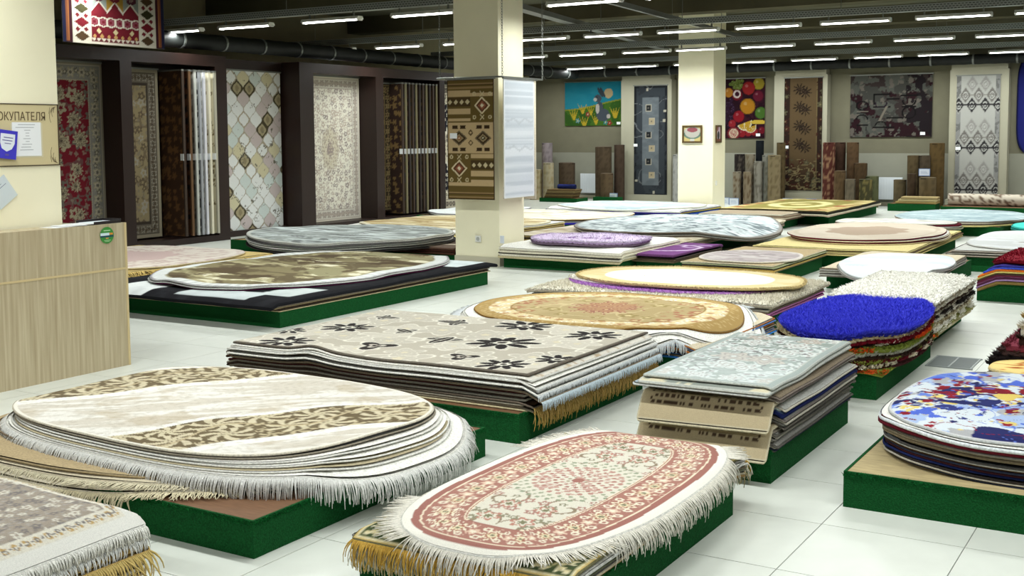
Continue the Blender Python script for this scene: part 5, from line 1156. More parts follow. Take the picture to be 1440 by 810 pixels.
# rugs on the front pillar, hung from a metal frame on chains
def geo(p):
    ol, sand, dk = c8(104, 86, 46), c8(196, 170, 128), c8(62, 46, 30)
    u, v = p.u, p.v+p.l/2; p.fill(ol); h = p.l
    def stripes(y0, y1, per=.045, frac=.5, x0=-9, x1=9): p.mix((v > y0)*(v < y1)*(u > x0)*(u < x1)*(((v-y0)/per) % 1 < frac), sand)
    for y0 in (.02, h-.12): p.mix((v > y0)*(v < y0+.1)*(((v-y0)/.05) % 1 < .45), c8(150, 124, 84)); p.mix((v > y0+.045)*(v < y0+.055), dk)
    p.mix((np.abs(v-.20) < .02), sand); p.mix((np.abs(v-(h-.20)) < .02), sand)
    p.mix((v > .60)*(v < 1.0), sand)
    for (xa, xb, y0, y1, cx) in ((-.36, 0, 1.02, 1.42, .18), (0, .36, .22, .59, -.18)):
        m = (u > xa)*(u < xb)*(v > y0)*(v < y1); t = (v-y0)/(y1-y0)
        for (a, b) in ((.0, .1), (.22, .42), (.86, 1.0)): p.mix(m*(t > a)*(t < b), sand)
        p.mix(m*(t > .47)*(t < .78), c8(78, 62, 38)); q = np.abs(((u/.09) % 1)-.5)*.09+np.abs(v-(y0+.62*(y1-y0))); p.mix(m*(q < .035), c8(206, 190, 150))
        cy = (y0+y1)/2; d = np.abs(u-cx)/.125+np.abs(v-cy)/.115
        for lim, cc in ((1, c8(222, 206, 168)), (.78, c8(96, 60, 40)), (.5, c8(150, 90, 66)), (.24, c8(226, 214, 180))): p.mix(d < lim, cc)
        for sx in (-1, 1):
            for sy in (-1, 1): q = np.hypot(u-cx-sx*.12, v-cy-sy*.15); p.mix(np.abs(q-.02) < .007, c8(206, 190, 150))
        for sy in (-1, 1): q = np.abs(np.abs(u-cx)-np.abs(v-cy-sy*.15)); p.mix((q < .008)*(np.abs(u-cx) < .03), c8(206, 190, 150))
    for cx in (-.18, .19):
        d = np.abs(u-cx)/.13+np.abs(v-.80)/.10
        for lim, cc in ((1, c8(110, 96, 74)), (.8, dk), (.55, c8(150, 130, 96)), (.3, c8(150, 90, 56) if cx < 0 else c8(60, 56, 40)), (.12, c8(226, 214, 180))): p.mix(d < lim, cc)
        for sy in (-1, 1):
            for sx in (-1, 1): q = (np.abs(v-.80-sy*.145) < .022)*(np.abs(u-cx-sx*.06) < .045+.3*(np.abs(v-.80-sy*.145)-.022)); p.mix(q, dk)
    for dy in (-.06, .07): d = np.abs(u)/.04+np.abs(v-.80-dy)/.045; p.mix(d < 1, c8(96, 78, 52)); p.mix(d < .5, sand)
    p.band(0, .012, c8(70, 54, 34))
def silver(p):
    p.fill(c8(214, 220, 226)); p.mix(ss(.45, .6, fbm(p.u*.3, p.v*26, 4, 3))*.8, c8(230, 234, 238)); p.mix(ss(.5, .68, fbm(p.u*.4, p.v*40, 14, 3))*.7, c8(192, 200, 208))
    for cy in (.18, -.18): p.mix((np.abs(((p.v-cy)+.05*np.abs(((p.u/.3) % 1)-.5)*4*fbm(p.u*3, p.v*2, 4)-.08)) < .014)*.45, c8(180, 186, 192))
    p.band(0, .02, c8(226, 230, 232))
fr_ = thing('suspended_rack', 'thin steel frame on chains carrying the rugs around the front pillar', 'rack', (-8.4, 13.4, 2.47))
s = MB(); a, b = .46, .53
for (q, r) in (((-a, -b, 0), (a+.08, -b, 0)), ((a+.08, -b, 0), (a+.08, b, 0)), ((a+.08, b, 0), (-a, b, 0)), ((-a, b, 0), (-a, -b, 0))): s.tube([q, r], .012, 8)
s.build('rail', steel, fr_)
for (x, y) in ((-a+.05, -b), (a+.08, -b+.02), (a+.08, b), (-a, b)):
    s = MB(); z = 0; k = 0; ex = 0 if x > 0 else 0
    while z < CEIL-2.47:
        n = 8; pts = [(x+(.011*math.cos(2*PI*i/n) if k % 2 else 0), y+(0 if k % 2 else .011*math.cos(2*PI*i/n)), z+.02+.022*math.sin(2*PI*i/n)) for i in range(n+1)]
        s.tube(pts, .0035, 4, False); z += .034; k += 1
    tag(s.build('chain', steel, fr_), kind='stuff')
hang('hanging_rug', 'brown geometric rug with stepped diamonds on the front pillar', (-8.69, 12.87), AXX, .72, .89, 2.45, geo, .009, price=(-.26, .83))
hang('hanging_rug', 'silver-grey striped rug on the right face of the front pillar', (-7.86, 12.90), AY, .78, .91, 2.45, silver, .018, edge=c8(226, 220, 206))
hang('hanging_rug', 'cream-edged rug curling out behind the silver-grey rug on the front pillar', (-7.872, 13.76), (-1, 0), .8, .86, 2.45, plainp(c8(206, 190, 150), c8(170, 150, 112)), .03, edge=c8(232, 222, 196))

# rugs on the back wall and pilasters (all face the hall)
def meadow(p):
    u, v = p.u, p.v; p.fill(c8(30, 150, 178)); hill = -.02+.1*np.sin(u*1.6-.3)+.05*u
    p.mix(ss(.4, .65, fbm(u*3, v*5, 3))*.3*(v > hill), c8(60, 176, 196)); p.mix(np.hypot(u-.42, v-.27) < .13, c8(216, 190, 140))
    p.mix(v < hill, c8(78, 128, 40)); p.mix((v < hill)*(fbm(u*5, v*5, 6) > .52), c8(60, 108, 36)); p.mix(np.abs(v-hill) < .02, c8(150, 160, 50))
    for (x, y, s_) in ((-.62, -.28, 1), (-.35, -.12, .8), (-.3, -.48, 1), (.62, -.25, 1.2), (.05, -.4, .8), (-.1, -.15, .6)):
        for a in (-.5, -.2, .1, .4):
            X, Y = u-x, v-y; d = np.abs(X-np.tan(a)*(Y+.15)); p.mix((d < .03*s_*np.clip(1-(Y+.15)/.32, 0, 1))*(Y > -.15)*(Y < .16*s_), c8(222, 190, 44))
    for (x, y, cc) in ((-.2, -.28, c8(170, 50, 60)), (.45, -.52, c8(180, 44, 50)), (-.5, -.45, c8(120, 180, 190)), (.33, -.5, c8(60, 160, 170))): q = rosette(u-x, v-y, .075, 5); p.mix(q < 1, cc); p.mix(q < .35, c8(230, 220, 150))
    # a plain grey rabbit sitting sideways
    gy, wh = c8(82, 92, 104), c8(214, 206, 196)
    p.mix(np.hypot((u-.25)/.2, (v+.30)/.17) < 1, gy); p.mix(np.hypot((u-.15)/.11, (v+.12)/.17) < 1, gy); p.mix(np.hypot((u-.42)/.06, (v+.34)/.055) < 1, wh); p.mix(np.hypot((u-.09)/.06, (v+.13)/.13) < 1, wh)
    p.mix(np.hypot((u-.1)/.11, (v-.14)/.1) < 1, gy); p.mix(np.hypot((u-.02)/.05, (v-.11)/.045) < 1, wh); p.mix(np.hypot((u-.07), (v-.17)) < .016, c8(20, 20, 24))
    for dx in (0, .07): X, Y = u-.17-dx, v-.30; p.mix(np.hypot((X*.85+Y*.5)/.04, (Y*.85-X*.5)/.15) < 1, gy*.85)
def squares(p):
    u, v = p.u, p.v+p.l/2; p.fill(c8(66, 72, 78)); p.band(0, .06, c8(40, 42, 46)); p.band(.06, .07, c8(110, 114, 116)); p.mix(fbm(u*4, v*4, 3) > .56, c8(58, 62, 68)); p.mix(vines(u, v, 2.2, 5, .01), c8(120, 124, 126))
    pn = (np.abs(u) < .24)*(v > .28)*(v < 2.55); p.mix(pn, c8(112, 120, 126)); p.mix(pn*ss(.4, .6, fbm(u*3, v*6, 9)), c8(124, 132, 138))
    for i in range(6):
        y = .55+i*.345; x = (-.06, .03)[i % 2 == 0]
        m = np.maximum(np.abs(u-x), np.abs(v-y)); p.mix(m < .085, c8(206, 198, 178)); p.mix(m < .07, c8(40, 42, 44) if i % 2 else c8(196, 180, 146)); p.mix((m < .02), c8(120, 116, 110))
    for (x, y) in ((.40, 2.2), (-.4, .4), (-.1, 2.75), (.1, .1), (.38, 1.95)): m = np.maximum(np.abs(u-x), np.abs(v-y)); p.mix(m < .03, c8(206, 200, 180))
def fruit(p):
    u, v = p.u, p.v; p.fill(c8(60, 20, 34)); p.mix(fbm(u*5, v*5, 3) > .55, c8(40, 14, 26))
    def ball(x, y, r, cc, hi=.25):
        cc = cc*.84
        d = np.hypot(u-x, v-y)/r; p.mix(d < 1, cc*.72); p.mix(d < .9, cc); p.mix(np.hypot(u-x+r*.3, v-y-r*.35) < r*.22, cc*(1-hi)+hi)
    rng = np.random.default_rng(3)
    for k in range(46): ball(-.5+rng.uniform(0, .22), rng.uniform(-.5, .25), .04, c8(60, 30, 60))
    for k in range(26): ball(rng.uniform(-.38, -.05), rng.uniform(.48, .72), .045, c8(130, 150, 60))
    for (x, y, r, cc) in ((.36, .6, .15, c8(206, 180, 50)), (.1, .5, .17, c8(190, 40, 40)), (-.2, .34, .14, c8(140, 24, 40)), (.35, .3, .14, c8(130, 30, 54)), (.08, .05, .2, c8(226, 150, 30)), (.42, -.12, .15, c8(90, 140, 50)), (-.15, -.2, .15, c8(180, 26, 40)), (-.42, .4, .12, c8(220, 140, 40)),
                         (-.32, -.38, .1, c8(190, 40, 50)), (.1, -.6, .1, c8(196, 40, 50)), (.25, -.58, .1, c8(200, 44, 50)), (-.06, -.62, .1, c8(190, 36, 46)), (-.28, -.62, .17, c8(170, 50, 60)), (.45, -.55, .09, c8(150, 26, 44))): ball(x, y, r, cc)
    d = np.hypot(u+.28, v+.62)/.12; p.mix(d < 1, c8(222, 200, 170)); p.mix((d < .8)*(np.sin(np.arctan2(v+.62, u+.28)*12) > .2), c8(170, 40, 56))
    for (x, y, r) in ((0, -.36, .19), (.16, -.46, .15)):
        X, Y = u-x, v-y; q = np.hypot(X, Y); m = (Y < X*.35); p.mix((q < r)*m, c8(236, 226, 190)); p.mix((q < r*.86)*m, c8(206, 160, 40)); p.mix((q < r*.8)*m*(np.abs(np.sin(np.arctan2(Y, X)*8)) < .15), c8(236, 226, 180))
    q = np.hypot((u-.36)/.2, (v+.34+.3*(u-.36)**2)/.055); p.mix(q < 1, c8(226, 190, 60))
    q = np.hypot(u+.2, v-.36); p.mix(np.abs(q-.08) < .02, c8(222, 206, 200)); p.mix(q < .055, c8(60, 20, 40))
def leaves(p):
    u, v = p.u, p.v+p.l/2; p.fill(c8(124, 98, 62)); p.mix(ss(.9, .2, v)*.8, c8(62, 40, 28)); s_ = np.abs(u) > .32; p.mix(s_, c8(62, 42, 34)); p.mix((u > .32)*(u < .345), c8(150, 130, 80))
    q, k = flowers(u, v, .18, 4, 5, .46); b = s_ | (v < .75); p.mix(b*(q < 1), np.where((k > .5)[:, None], c8(96, 50, 36), c8(112, 106, 74))); p.mix(b*(q < .35), c8(160, 140, 96)); p.mix((v < .75)*vines(u, v*2.4, 5, 3, .035), c8(166, 146, 96))
    for y in (1.08, 1.52, 1.98, 2.40):
        for (dx, dy) in ((-.07, .04), (.07, -.04)): q = rosette((u+.02-dx)*.9, v-y-dy, .15, 9, 1, .38); p.mix(q < 1, c8(58, 44, 34)); p.mix(q < .3, c8(84, 62, 44))
    p.band(0, .015, c8(40, 30, 26))
def letters(p):
    u, v = p.u, p.v; p.fill(c8(72, 60, 58)); p.mix(fbm(u*3, v*3, 3) > .52, c8(84, 84, 78)); p.mix(fbm(u*4, v*4, 8) > .56, c8(56, 30, 36)); p.mix(fbm(u*5+3, v*5, 12) > .58, c8(104, 106, 98)); p.mix(fbm(u*9, v*9, 17) > .64, c8(130, 122, 112)); p.mix((fbm(u*4, v*4, 25) > .5)*(u > .35), c8(44, 36, 40))
    dk = c8(30, 26, 28); lt = c8(150, 142, 128)
    q = np.hypot((u+.66)/.13, (v-.02)/.1); p.mix(np.abs(q-1) < .14, dk)
    def bar(x, y, a, b, cc=dk): p.mix((np.abs(u-x) < a)*(np.abs(v-y) < b), cc)
    bar(-.65, -.12, .14, .015, lt); bar(-.65, -.16, .14, .014); q = np.hypot((u+.66)/.13, (v+.3)/.1); p.mix((np.abs(q-1) < .14)*(v > -.32), dk)
    bar(-.65, -.44, .13, .02); bar(-.76, -.5, .015, .08); bar(-.56, -.52, .012, .05)
    bar(-.2, .28, .2, .02); bar(-.38, .16, .014, .12); bar(-.2, -.02, .2, .014); q = np.hypot((u+.22)/.13, (v-.07)/.1); p.mix((np.abs(q-1) < .12)*(v < .1), c8(50, 36, 50)); bar(-.15, -.5, .25, .02); q = np.hypot((u+.22)/.12, (v+.46)/.1); p.mix((np.abs(q-1) < .14)*(v > -.46), dk)
    bar(.42, -.02, .16, .014); q = np.hypot((u-.42)/.15, (v+.16)/.13); p.mix(np.abs(q-1) < .12, dk); bar(.42, .24, .2, .016); q = np.hypot((u-.42)/.14, (v-.1)/.1); p.mix((np.abs(q-1) < .14)*(v < .12), dk); bar(.1, -.28, .2, .016); bar(.05, .16, .15, .02)
    X = u-.12-.5*v; p.mix((np.abs(X+.2) < .025)*(v < 0)*(v > -.35), c8(150, 140, 124))
def ikat(p):
    u, v = p.u, p.v+p.l/2; p.fill(c8(186, 186, 180)); p.mix(np.abs(u) > .36, c8(150, 150, 148)); p.mix((np.abs(u) > .36)*(fbm(u*12, v*12, 4) > .55), c8(120, 120, 118))
    def dia(cx, cy, cc, a=.135, b=.2):
        d = np.abs(u-cx)/a+np.abs(v-cy)/b; p.mix(d < 1, cc); q = np.hypot((u-cx)/(a*.42), (v-cy+.01)/(b*.42)); p.mix((q < 1)*(q > .7), c8(190, 190, 184)); p.mix((q < .4), c8(190, 190, 184)); p.mix((d < 1)*(d > .84), c8(176, 176, 170))
    for (y0, nr) in ((.05, 0), (1.0, 1), (1.95, 2)):
        for cx in (-.13, .15): dia(cx, y0+.55, c8(158, 156, 152))
        for cx in (-.27, .01, .29): dia(cx, y0+.30, c8(124, 120, 116))
        for cx in (-.41, -.13, .15, .42): dia(cx, y0+.08, c8(56, 54, 56))
        p.mix((np.abs(v-y0-.08) < .015), c8(56, 54, 56)); p.mix((np.abs(v-y0-.3) < .01)*(np.abs(u) < .35), c8(130, 126, 120))
def bluering(p):
    p.fill(c8(150, 120, 60)); p.mix((flowers(p.u, p.v, .2, 3)[0] < 1), c8(70, 50, 50)); p.mix(vines(p.u, p.v, 6, 3, .05), c8(206, 180, 110)); p.mix(p.d < .30, c8(60, 44, 60)); p.mix((np.abs(p.u) > .55) | (np.abs(p.v) > 1.25), c8(54, 40, 44)); p.mix((p.d < .22), c8(36, 40, 110)); p.mix(p.d < .04, c8(24, 26, 70))
Yw = Y1-.02; Yp = Y1-.325
hang('hanging_rug', 'picture rug of a rabbit in a green meadow on the back wall', (-15.25, Yw), AXX, 1.80, 1.96, 3.13, meadow, .018, dull=(.8, .1), price=(.72, .06))
hang('hanging_rug', 'dark grey runner with a column of small squares on the back wall', (-13.04, Yp), AXX, .93, .12, 2.97, squares, .018, dull=(.85, 0), price=(-.42, 1.32))
hang('hanging_rug', 'picture rug of a heap of fruit beside the back pillar', (-10.68, Yw), AXX, 1.05, 1.61, 3.09, fruit, .016, dull=(.85, .1), price=(.36, .08))
hang('hanging_rug', 'brown rug with four dark leaf sprays on the back wall', (-9.04, Yp), AXX, .93, .34, 3.05, leaves, .018, dull=(.72, .15), price=(-.4, 1.05))
hang('hanging_rug', 'dark patchwork rug with sideways letter shapes on the back wall', (-7.53, Yw), AXX, 1.88, 1.62, 3.07, letters, .018, dull=(.78, .1), price=(.74, .08))
hang('hanging_rug', 'grey rug with rows of ornate diamonds on the back wall', (-5.07, Yp), AXX, .92, .3, 2.98, ikat, .017, dull=(.92, 0), price=(-.4, 1.06))

# rounded blue-bordered rug cropped by the right edge, hung flat on the wall
Bq = superloop(1.7, 2.3, 5, 160); m = len(Bq); T = np.linspace(0, 1, 40)[1:]
U = np.concatenate([[0], (T[:, None]*Bq[None, :, 0]).ravel()]); V = np.concatenate([[0], (T[:, None]*Bq[None, :, 1]).ravel()])
k = np.arange(m); k2 = (k+1) % m; q = [np.stack([1+i*m+k, 1+i*m+m+k, 1+i*m+m+k2, 1+i*m+k2], 1) for i in range(len(T)-1)]
nT = len(U); vv = np.concatenate([np.stack([U, np.full(nT, -.015), V], 1), np.stack([Bq[:, 0], np.zeros(m), Bq[:, 1]], 1)])
pp = P(U, V, (1-np.concatenate([[0], np.repeat(T, m)]))*.9, U, 1.7, 2.3); bluering(pp)
o = mesh_obj('hanging_rug', vv, [np.stack([np.zeros(m, int), 1+k, 1+k2], 1), np.concatenate(q), np.stack([nT-m+k, nT+k, nT+k2, nT-m+k2], 1)], [RUG], None, (-3.0, Yw, 2.32), 0, None, False, np.clip(pp.c, 0, 1))
tag(o, 'gold and brown rug with a broad blue rounded border cropped by the right edge', 'rug')

# ================================================================== ROLLED CARPETS AT THE BACK
def roll(x, y, r, h, cc, label, z0=0, c2=None, tall=None, lean=0, what='carpet_roll'):
    t = thing(what, label, 'carpet roll', (x, y, z0), 0, 'rolled carpets along the back wall'); t.rotation_euler = (0, lean, x*3)
    n, nz = 28, max(6, int(h/.06))
    th = np.linspace(0, 2*PI, n, endpoint=False); zz_ = np.linspace(0, h, nz); g, zg = np.meshgrid(th, zz_, indexing='ij'); rr = r*(1+.03*np.sin(g*2+x))
    v = np.stack([rr*np.cos(g), rr*np.sin(g), zg], -1).reshape(-1, 3); id_ = np.arange(n*nz).reshape(n, nz); nx_ = np.roll(id_, -1, 0)
    f = np.stack([id_[:, :-1], nx_[:, :-1], nx_[:, 1:], id_[:, 1:]], -1).reshape(-1, 4)
    pp = P(g.ravel()*r, zg.ravel(), np.minimum(zg, h-zg).ravel(), g.ravel()*r, 2*PI*r, h); cc = (cc*.8+cc.mean()*.2)*.86; pp.fill(cc)
    c2_ = c2*.86 if c2 is not None else cc*.82
    q, k_ = flowers(pp.u, pp.v, .13, int(abs(x*10)) % 50, 5, .45); pp.mix((q < 1)*.7, c2_); pp.mix(q < .4, cc*.85); pp.mix((pp.v > h-.12)*(pp.v < h-.1), c2_)
    mesh_obj('outer_wrap', v, [f], [RUG], t, smooth=True, dye=np.clip(pp.c, 0, 1))
    # spiral end
    pts = []; s = MB()
    for i in range(60):
        a = i*.42; R = r*.18+(r*.8)*i/60; pts.append((R*math.cos(a), R*math.sin(a), h-.004))
    s.tube(pts, r*.07, 4); s.build('rolled_end', yarn(cc*.75+.1), t)
    MB().tube([(0, 0, h-.03), (0, 0, h-.012)], r*.98, n).build('end_core', yarn(cc*.5), t)
    return t
E_ = 27.75
roll(-15.6, 27.9, .15, 1.5, c8(176, 160, 164), 'tall pinkish grey carpet roll under the rabbit picture')
roll(-15.55, 27.2, .17, .80, c8(206, 188, 140), 'cream carpet roll with little squares, leftmost of the short ones', c2=c8(170, 146, 100))
roll(-15.2, 27.25, .14, .98, c8(214, 200, 160), 'pale cream carpet roll right of the squared cream roll', c2=c8(190, 170, 120))
roll(-14.78, 27.5, .22, .98, c8(104, 84, 62), 'thick brown carpet roll under the rabbit picture')
roll(-13.75, 27.6, .21, 1.4, c8(104, 84, 60), 'tall brown carpet roll left of the grey squares runner')
roll(-13.5, 27.3, .17, .72, c8(120, 96, 66), 'short brown carpet roll standing before the tall brown roll')
roll(-13.36, 27.75, .14, 1.45, c8(90, 70, 54), 'slim dark brown carpet roll beside the grey squares runner')
roll(-11.75, 27.8, .12, 1.2, c8(196, 196, 190), 'white carpet roll peeking out left of the back pillar')
roll(-10.02, 27.6, .13, 1.22, c8(52, 44, 42), 'black and grey carpet roll right of the back pillar', c2=c8(120, 110, 96))
roll(-9.78, 27.65, .13, 1.22, c8(160, 148, 124), 'light beige carpet roll under the fruit picture', c2=c8(120, 104, 78))
roll(-9.98, 27.3, .1, .80, c8(170, 156, 130), 'small beige carpet roll in front of the black roll', c2=c8(110, 84, 56))
roll(-9.72, 27.3, .1, .8, c8(160, 140, 110), 'small tan carpet roll second from the left in front', c2=c8(96, 74, 50))
roll(-9.5, 27.45, .11, 1.05, c8(166, 160, 144), 'grey marbled carpet roll between the tan and the tall ones', c2=c8(110, 104, 92))
roll(-9.62, 27.9, .1, 1.55, c8(30, 36, 42), 'tall black carpet roll under the fruit picture')
roll(-9.33, 27.6, .12, 1.2, c8(150, 150, 136), 'pale grey-green carpet roll left of the brown leaf rug', c2=c8(116, 112, 94))
roll(-9.1, 27.45, .15, 1.2, c8(156, 136, 96), 'thick khaki carpet roll left of the brown leaf rug', c2=c8(120, 104, 72))
roll(-9.02, 27.7, .1, 1.5, c8(110, 90, 54), 'tall olive carpet roll at the edge of the brown leaf rug')
roll(-7.8, 27.5, .14, 1.5, c8(104, 48, 38), 'tall rust red carpet roll with cream loops right of the brown leaf rug', c2=c8(196, 160, 120))
roll(-7.62, 27.8, .12, 1.5, c8(90, 60, 44), 'tall dark brown carpet roll behind the rust red roll')
roll(-7.3, 27.7, .14, 1.5, c8(112, 82, 52), 'tall brown carpet roll right of the rust red roll')
roll(-7.45, 27.2, .13, .85, c8(120, 92, 58), 'mid-brown carpet roll in front of the tall brown roll')
roll(-7.08, 27.6, .15, 1.02, c8(104, 78, 48), 'shorter brown carpet roll with a folded top')
roll(-7.2, 27.15, .12, .66, c8(130, 116, 92), 'short grey-brown carpet roll left of the green patterned roll')
roll(-6.82, 27.6, .15, .72, c8(116, 120, 76), 'olive carpet roll beside the right radiator')
roll(-6.86, 27.2, .15, .66, c8(84, 80, 48), 'dark green carpet roll with gold motifs beside the right radiator', c2=c8(166, 150, 90))
roll(-6.12, 27.3, .14, .66, c8(120, 104, 72), 'short khaki carpet roll right of the right radiator')
roll(-5.92, 27.7, .14, 1.2, c8(112, 92, 58), 'tall khaki carpet roll right of the right radiator')
roll(-5.86, 27.25, .1, .8, c8(90, 70, 50), 'thin brown carpet roll between the khaki rolls')
roll(-5.66, 27.7, .14, 1.2, c8(96, 80, 60), 'tall dull brown carpet roll second from the grey ornament rug')
roll(-5.42, 27.75, .16, 1.48, c8(112, 86, 44), 'tallest golden brown carpet roll left of the grey ornament rug')
roll(-5.5, 27.2, .18, .72, c8(126, 106, 70), 'thick short carpet roll left of the grey ornament rug')
# lying rolls and folded rugs
def lying(label, x0, x1, y, z, r, cc, c2):
    t = thing('carpet_roll', label, 'carpet roll', (x0, y, z), 0)
    L = x1-x0; n = 20; nx = max(8, int(L/.05)); th = np.linspace(0, 2*PI, n, endpoint=False); xs = np.linspace(0, L, nx); g, xg = np.meshgrid(th, xs, indexing='ij')
    v = np.stack([xg, r*np.cos(g), r+r*np.sin(g)], -1).reshape(-1, 3); id_ = np.arange(n*nx).reshape(n, nx); k_ = np.roll(id_, -1, 0); f = np.stack([id_[:, :-1], id_[:, 1:], k_[:, 1:], k_[:, :-1]], -1).reshape(-1, 4)
    pp = P(xg.ravel(), g.ravel()*r, xg.ravel(), xg.ravel(), L, 1); pp.fill(cc); q, kk = flowers(pp.u, pp.v, .16, 7, 5, .42); pp.mix((q < 1)*(q > .5), c2); pp.mix(vines(pp.u, pp.v, 8, 3, .04), c2)
    mesh_obj('outer_wrap', v, [f], [RUG], t, smooth=True, dye=np.clip(pp.c, 0, 1))
    for xx in (0, L): MB().tube([(xx-.004, 0, r), (xx+.004, 0, r)], r*.97, n).build('rolled_end', yarn(cc*.7), t)
platform('low green platform under the lying cream scroll roll', -5.1, -1.5, 26.6, 27.4, .12)
lying('long cream carpet roll with brown scrolls lying along the ledge', -5.02, -1.6, 27.1, .125, .13, c8(214, 204, 186), c8(120, 100, 84))
platform('small green platform with folded gold rugs near the right radiator', -6.2, -5.2, 26.5, 27.05, .16)
for k, (cc, nm) in enumerate(((c8(190, 166, 106), 'gold'), (c8(206, 190, 140), 'straw'), (c8(176, 156, 110), 'khaki'))):
    rug('rug', 'folded %s rug on the small platform near the right radiator' % nm, Sup(-9, 0, 20, 30), (-5.62+.03*k, 26.78), (.86-.05*k, .44), .16+.05*(k+1), .046, 'rect', .03*k, None, cc, cc*.9)
platform('low green platform under the brown rugs folded before the left radiator', -15.0, -13.9, 26.4, 27.0, .1)
for k, (cc, nm) in enumerate(((c8(120, 100, 66), 'brown'), (c8(150, 128, 84), 'khaki'), (c8(110, 92, 64), 'dark khaki'), (c8(160, 140, 96), 'tan'), (c8(126, 104, 70), 'walnut'))):
    rug('rug', 'folded %s rug in the low pile before the left radiator' % nm, Sup(-19, 0, 20, 30), (-14.5+.02*k, 26.7), (.8, .44), .1+.045*(k+1), .042, 'rect', .02*k, None, cc, cc*.85)
t = lying('small blue carpet roll lying on the folded brown rugs', -14.6, -14.1, 26.7, .33, .06, c8(40, 50, 110), c8(30, 38, 84))
tag(MB().box(-13.75, -13.05, 27.0, 27.3, 0, .12).build('platform', turf_m), 'low green turf block before the grey squares runner', 'platform')

# radiators and sign cards
def radiator(x0, x1, label):
    t = thing('radiator', label, 'radiator', ((x0+x1)/2, 28.24, .16)); h = (x1-x0)/2
    MB().box(-h, h, -.09, -.03, 0, .52).build('panel', pmat(c8(222, 228, 232), .4, name='radiator_enamel'), t)
    s = MB()
    for k in range(12): x = -h+.03+(2*h-.06)*k/11; s.box(x-.012, x+.012, -.098, -.09, .03, .49)
    s.build('ribs', pmat(c8(222, 228, 232), .4, name='radiator_enamel'), t)
    MB().tube([(h-.04, -.06, .02), (h-.04, -.06, -.14)], .012, 8).build('pipe', white_metal, t)
radiator(-14.72, -13.98, 'white radiator under the rabbit picture')
radiator(-7.0, -6.26, 'white radiator under the dark letter rug')
card_m = pmat(c8(222, 228, 236), .4, name='sign_card')
for (px, z, w_, h_, lab, y) in ((-13.28, .06, .24, .2, 'white price card at the foot of the grey squares runner', 27.2), (-10.28, .05, .22, .16, 'white price card right of the back pillar, left one', 27.25), (-9.98, .05, .22, .16, 'white price card right of the back pillar, right one', 27.1), (-8.78, .05, .22, .16, 'white price card below the brown leaf rug, left one', 27.5), (-8.2, .05, .22, .16, 'white price card below the brown leaf rug, right one', 27.5), (-5.62, .76, .22, .14, 'white price card on the carpet rolls near the grey ornament rug', 27.42)):
    t = thing('sign_card', lab, 'sign', (px, y, z+ (0 if z > .5 else -.05)))
    MB().box(-w_/2, w_/2, -.006, .006, 0, h_).build('card', card_m, t)
    s = MB(); e = .012
    s.box(-w_/2-e, w_/2+e, -.008, .008, -e, 0); s.box(-w_/2-e, w_/2+e, -.008, .008, h_, h_+e); s.box(-w_/2-e, -w_/2, -.008, .008, 0, h_); s.box(w_/2, w_/2+e, -.008, .008, 0, h_); s.build('border', pmat(c8(120, 140, 180), .4, name='blue_frame'), t)
    s = MB()
    for k in range(3): s.box(-w_*.35, w_*.35*(1-.2*k), -.008, -.006, h_*(.3+.18*k), h_*(.34+.18*k))
    s.build('print', pmat(c8(130, 150, 190), .5, name='blue_print'), t)

# framed pictures on the back pillar
def framed(label, loc, rot, w_, h_, paint):
    t = thing('framed_picture', label, 'picture', loc, rot); f = .035
    n = 40; g, q = np.meshgrid(np.linspace(-w_/2, w_/2, n), np.linspace(0, h_, n), indexing='ij'); id_ = np.arange(n*n).reshape(n, n)
    pp = P(g.ravel(), q.ravel()-h_/2, g.ravel()*0+1, g.ravel(), w_, h_); paint(pp)
    mesh_obj('canvas', np.stack([g.ravel(), g.ravel()*0-.008, q.ravel()], 1), [np.stack([id_[:-1, :-1], id_[1:, :-1], id_[1:, 1:], id_[:-1, 1:]], -1).reshape(-1, 4)], [RUG], t, dye=np.clip(pp.c, 0, 1))
    s = MB(); s.box(-w_/2-f, w_/2+f, -.025, 0, -f, 0); s.box(-w_/2-f, w_/2+f, -.025, 0, h_, h_+f); s.box(-w_/2-f, -w_/2, -.025, 0, 0, h_); s.box(w_/2, w_/2+f, -.025, 0, 0, h_)
    s.build('frame', pmat(c8(96, 74, 40), .4, .4, .2, noise=.4, scale=40, name='gilt_wood'), t)
def bowl(p): p.fill(c8(214, 196, 130)); p.mix(np.hypot(p.u/.2, (p.v-.03)/.13) < 1, c8(190, 186, 176)); p.mix((np.abs(np.hypot(p.u/.2, (p.v-.03)/.13)-.95) < .12)*(p.v < .03), c8(106, 130, 116)); p.mix(np.hypot(p.u/.12, (p.v-.09)/.05) < 1, c8(150, 84, 92)); p.mix((np.abs(p.u) < .05)*(p.v < -.1), c8(206, 206, 196))
def vase(p): p.fill(c8(206, 190, 200)); p.mix(p.v < -.1, c8(150, 100, 84)); p.mix(np.hypot(p.u/.06, (p.v+.03)/.09) < 1, c8(70, 70, 66)); p.mix(np.hypot((p.u+.05)/.05, (p.v-.12)/.06) < 1, c8(170, 110, 120)); p.mix(p.u > .1, c8(170, 130, 120))
framed('small framed picture of a fruit dish on the front of the back pillar', (-9.57, 23.44, 1.57), 0, .38, .30, bowl)
framed('small framed picture of a dark vase on the side of the back pillar', (-9.10, 23.72, 1.57), PI/2, .24, .30, vase)

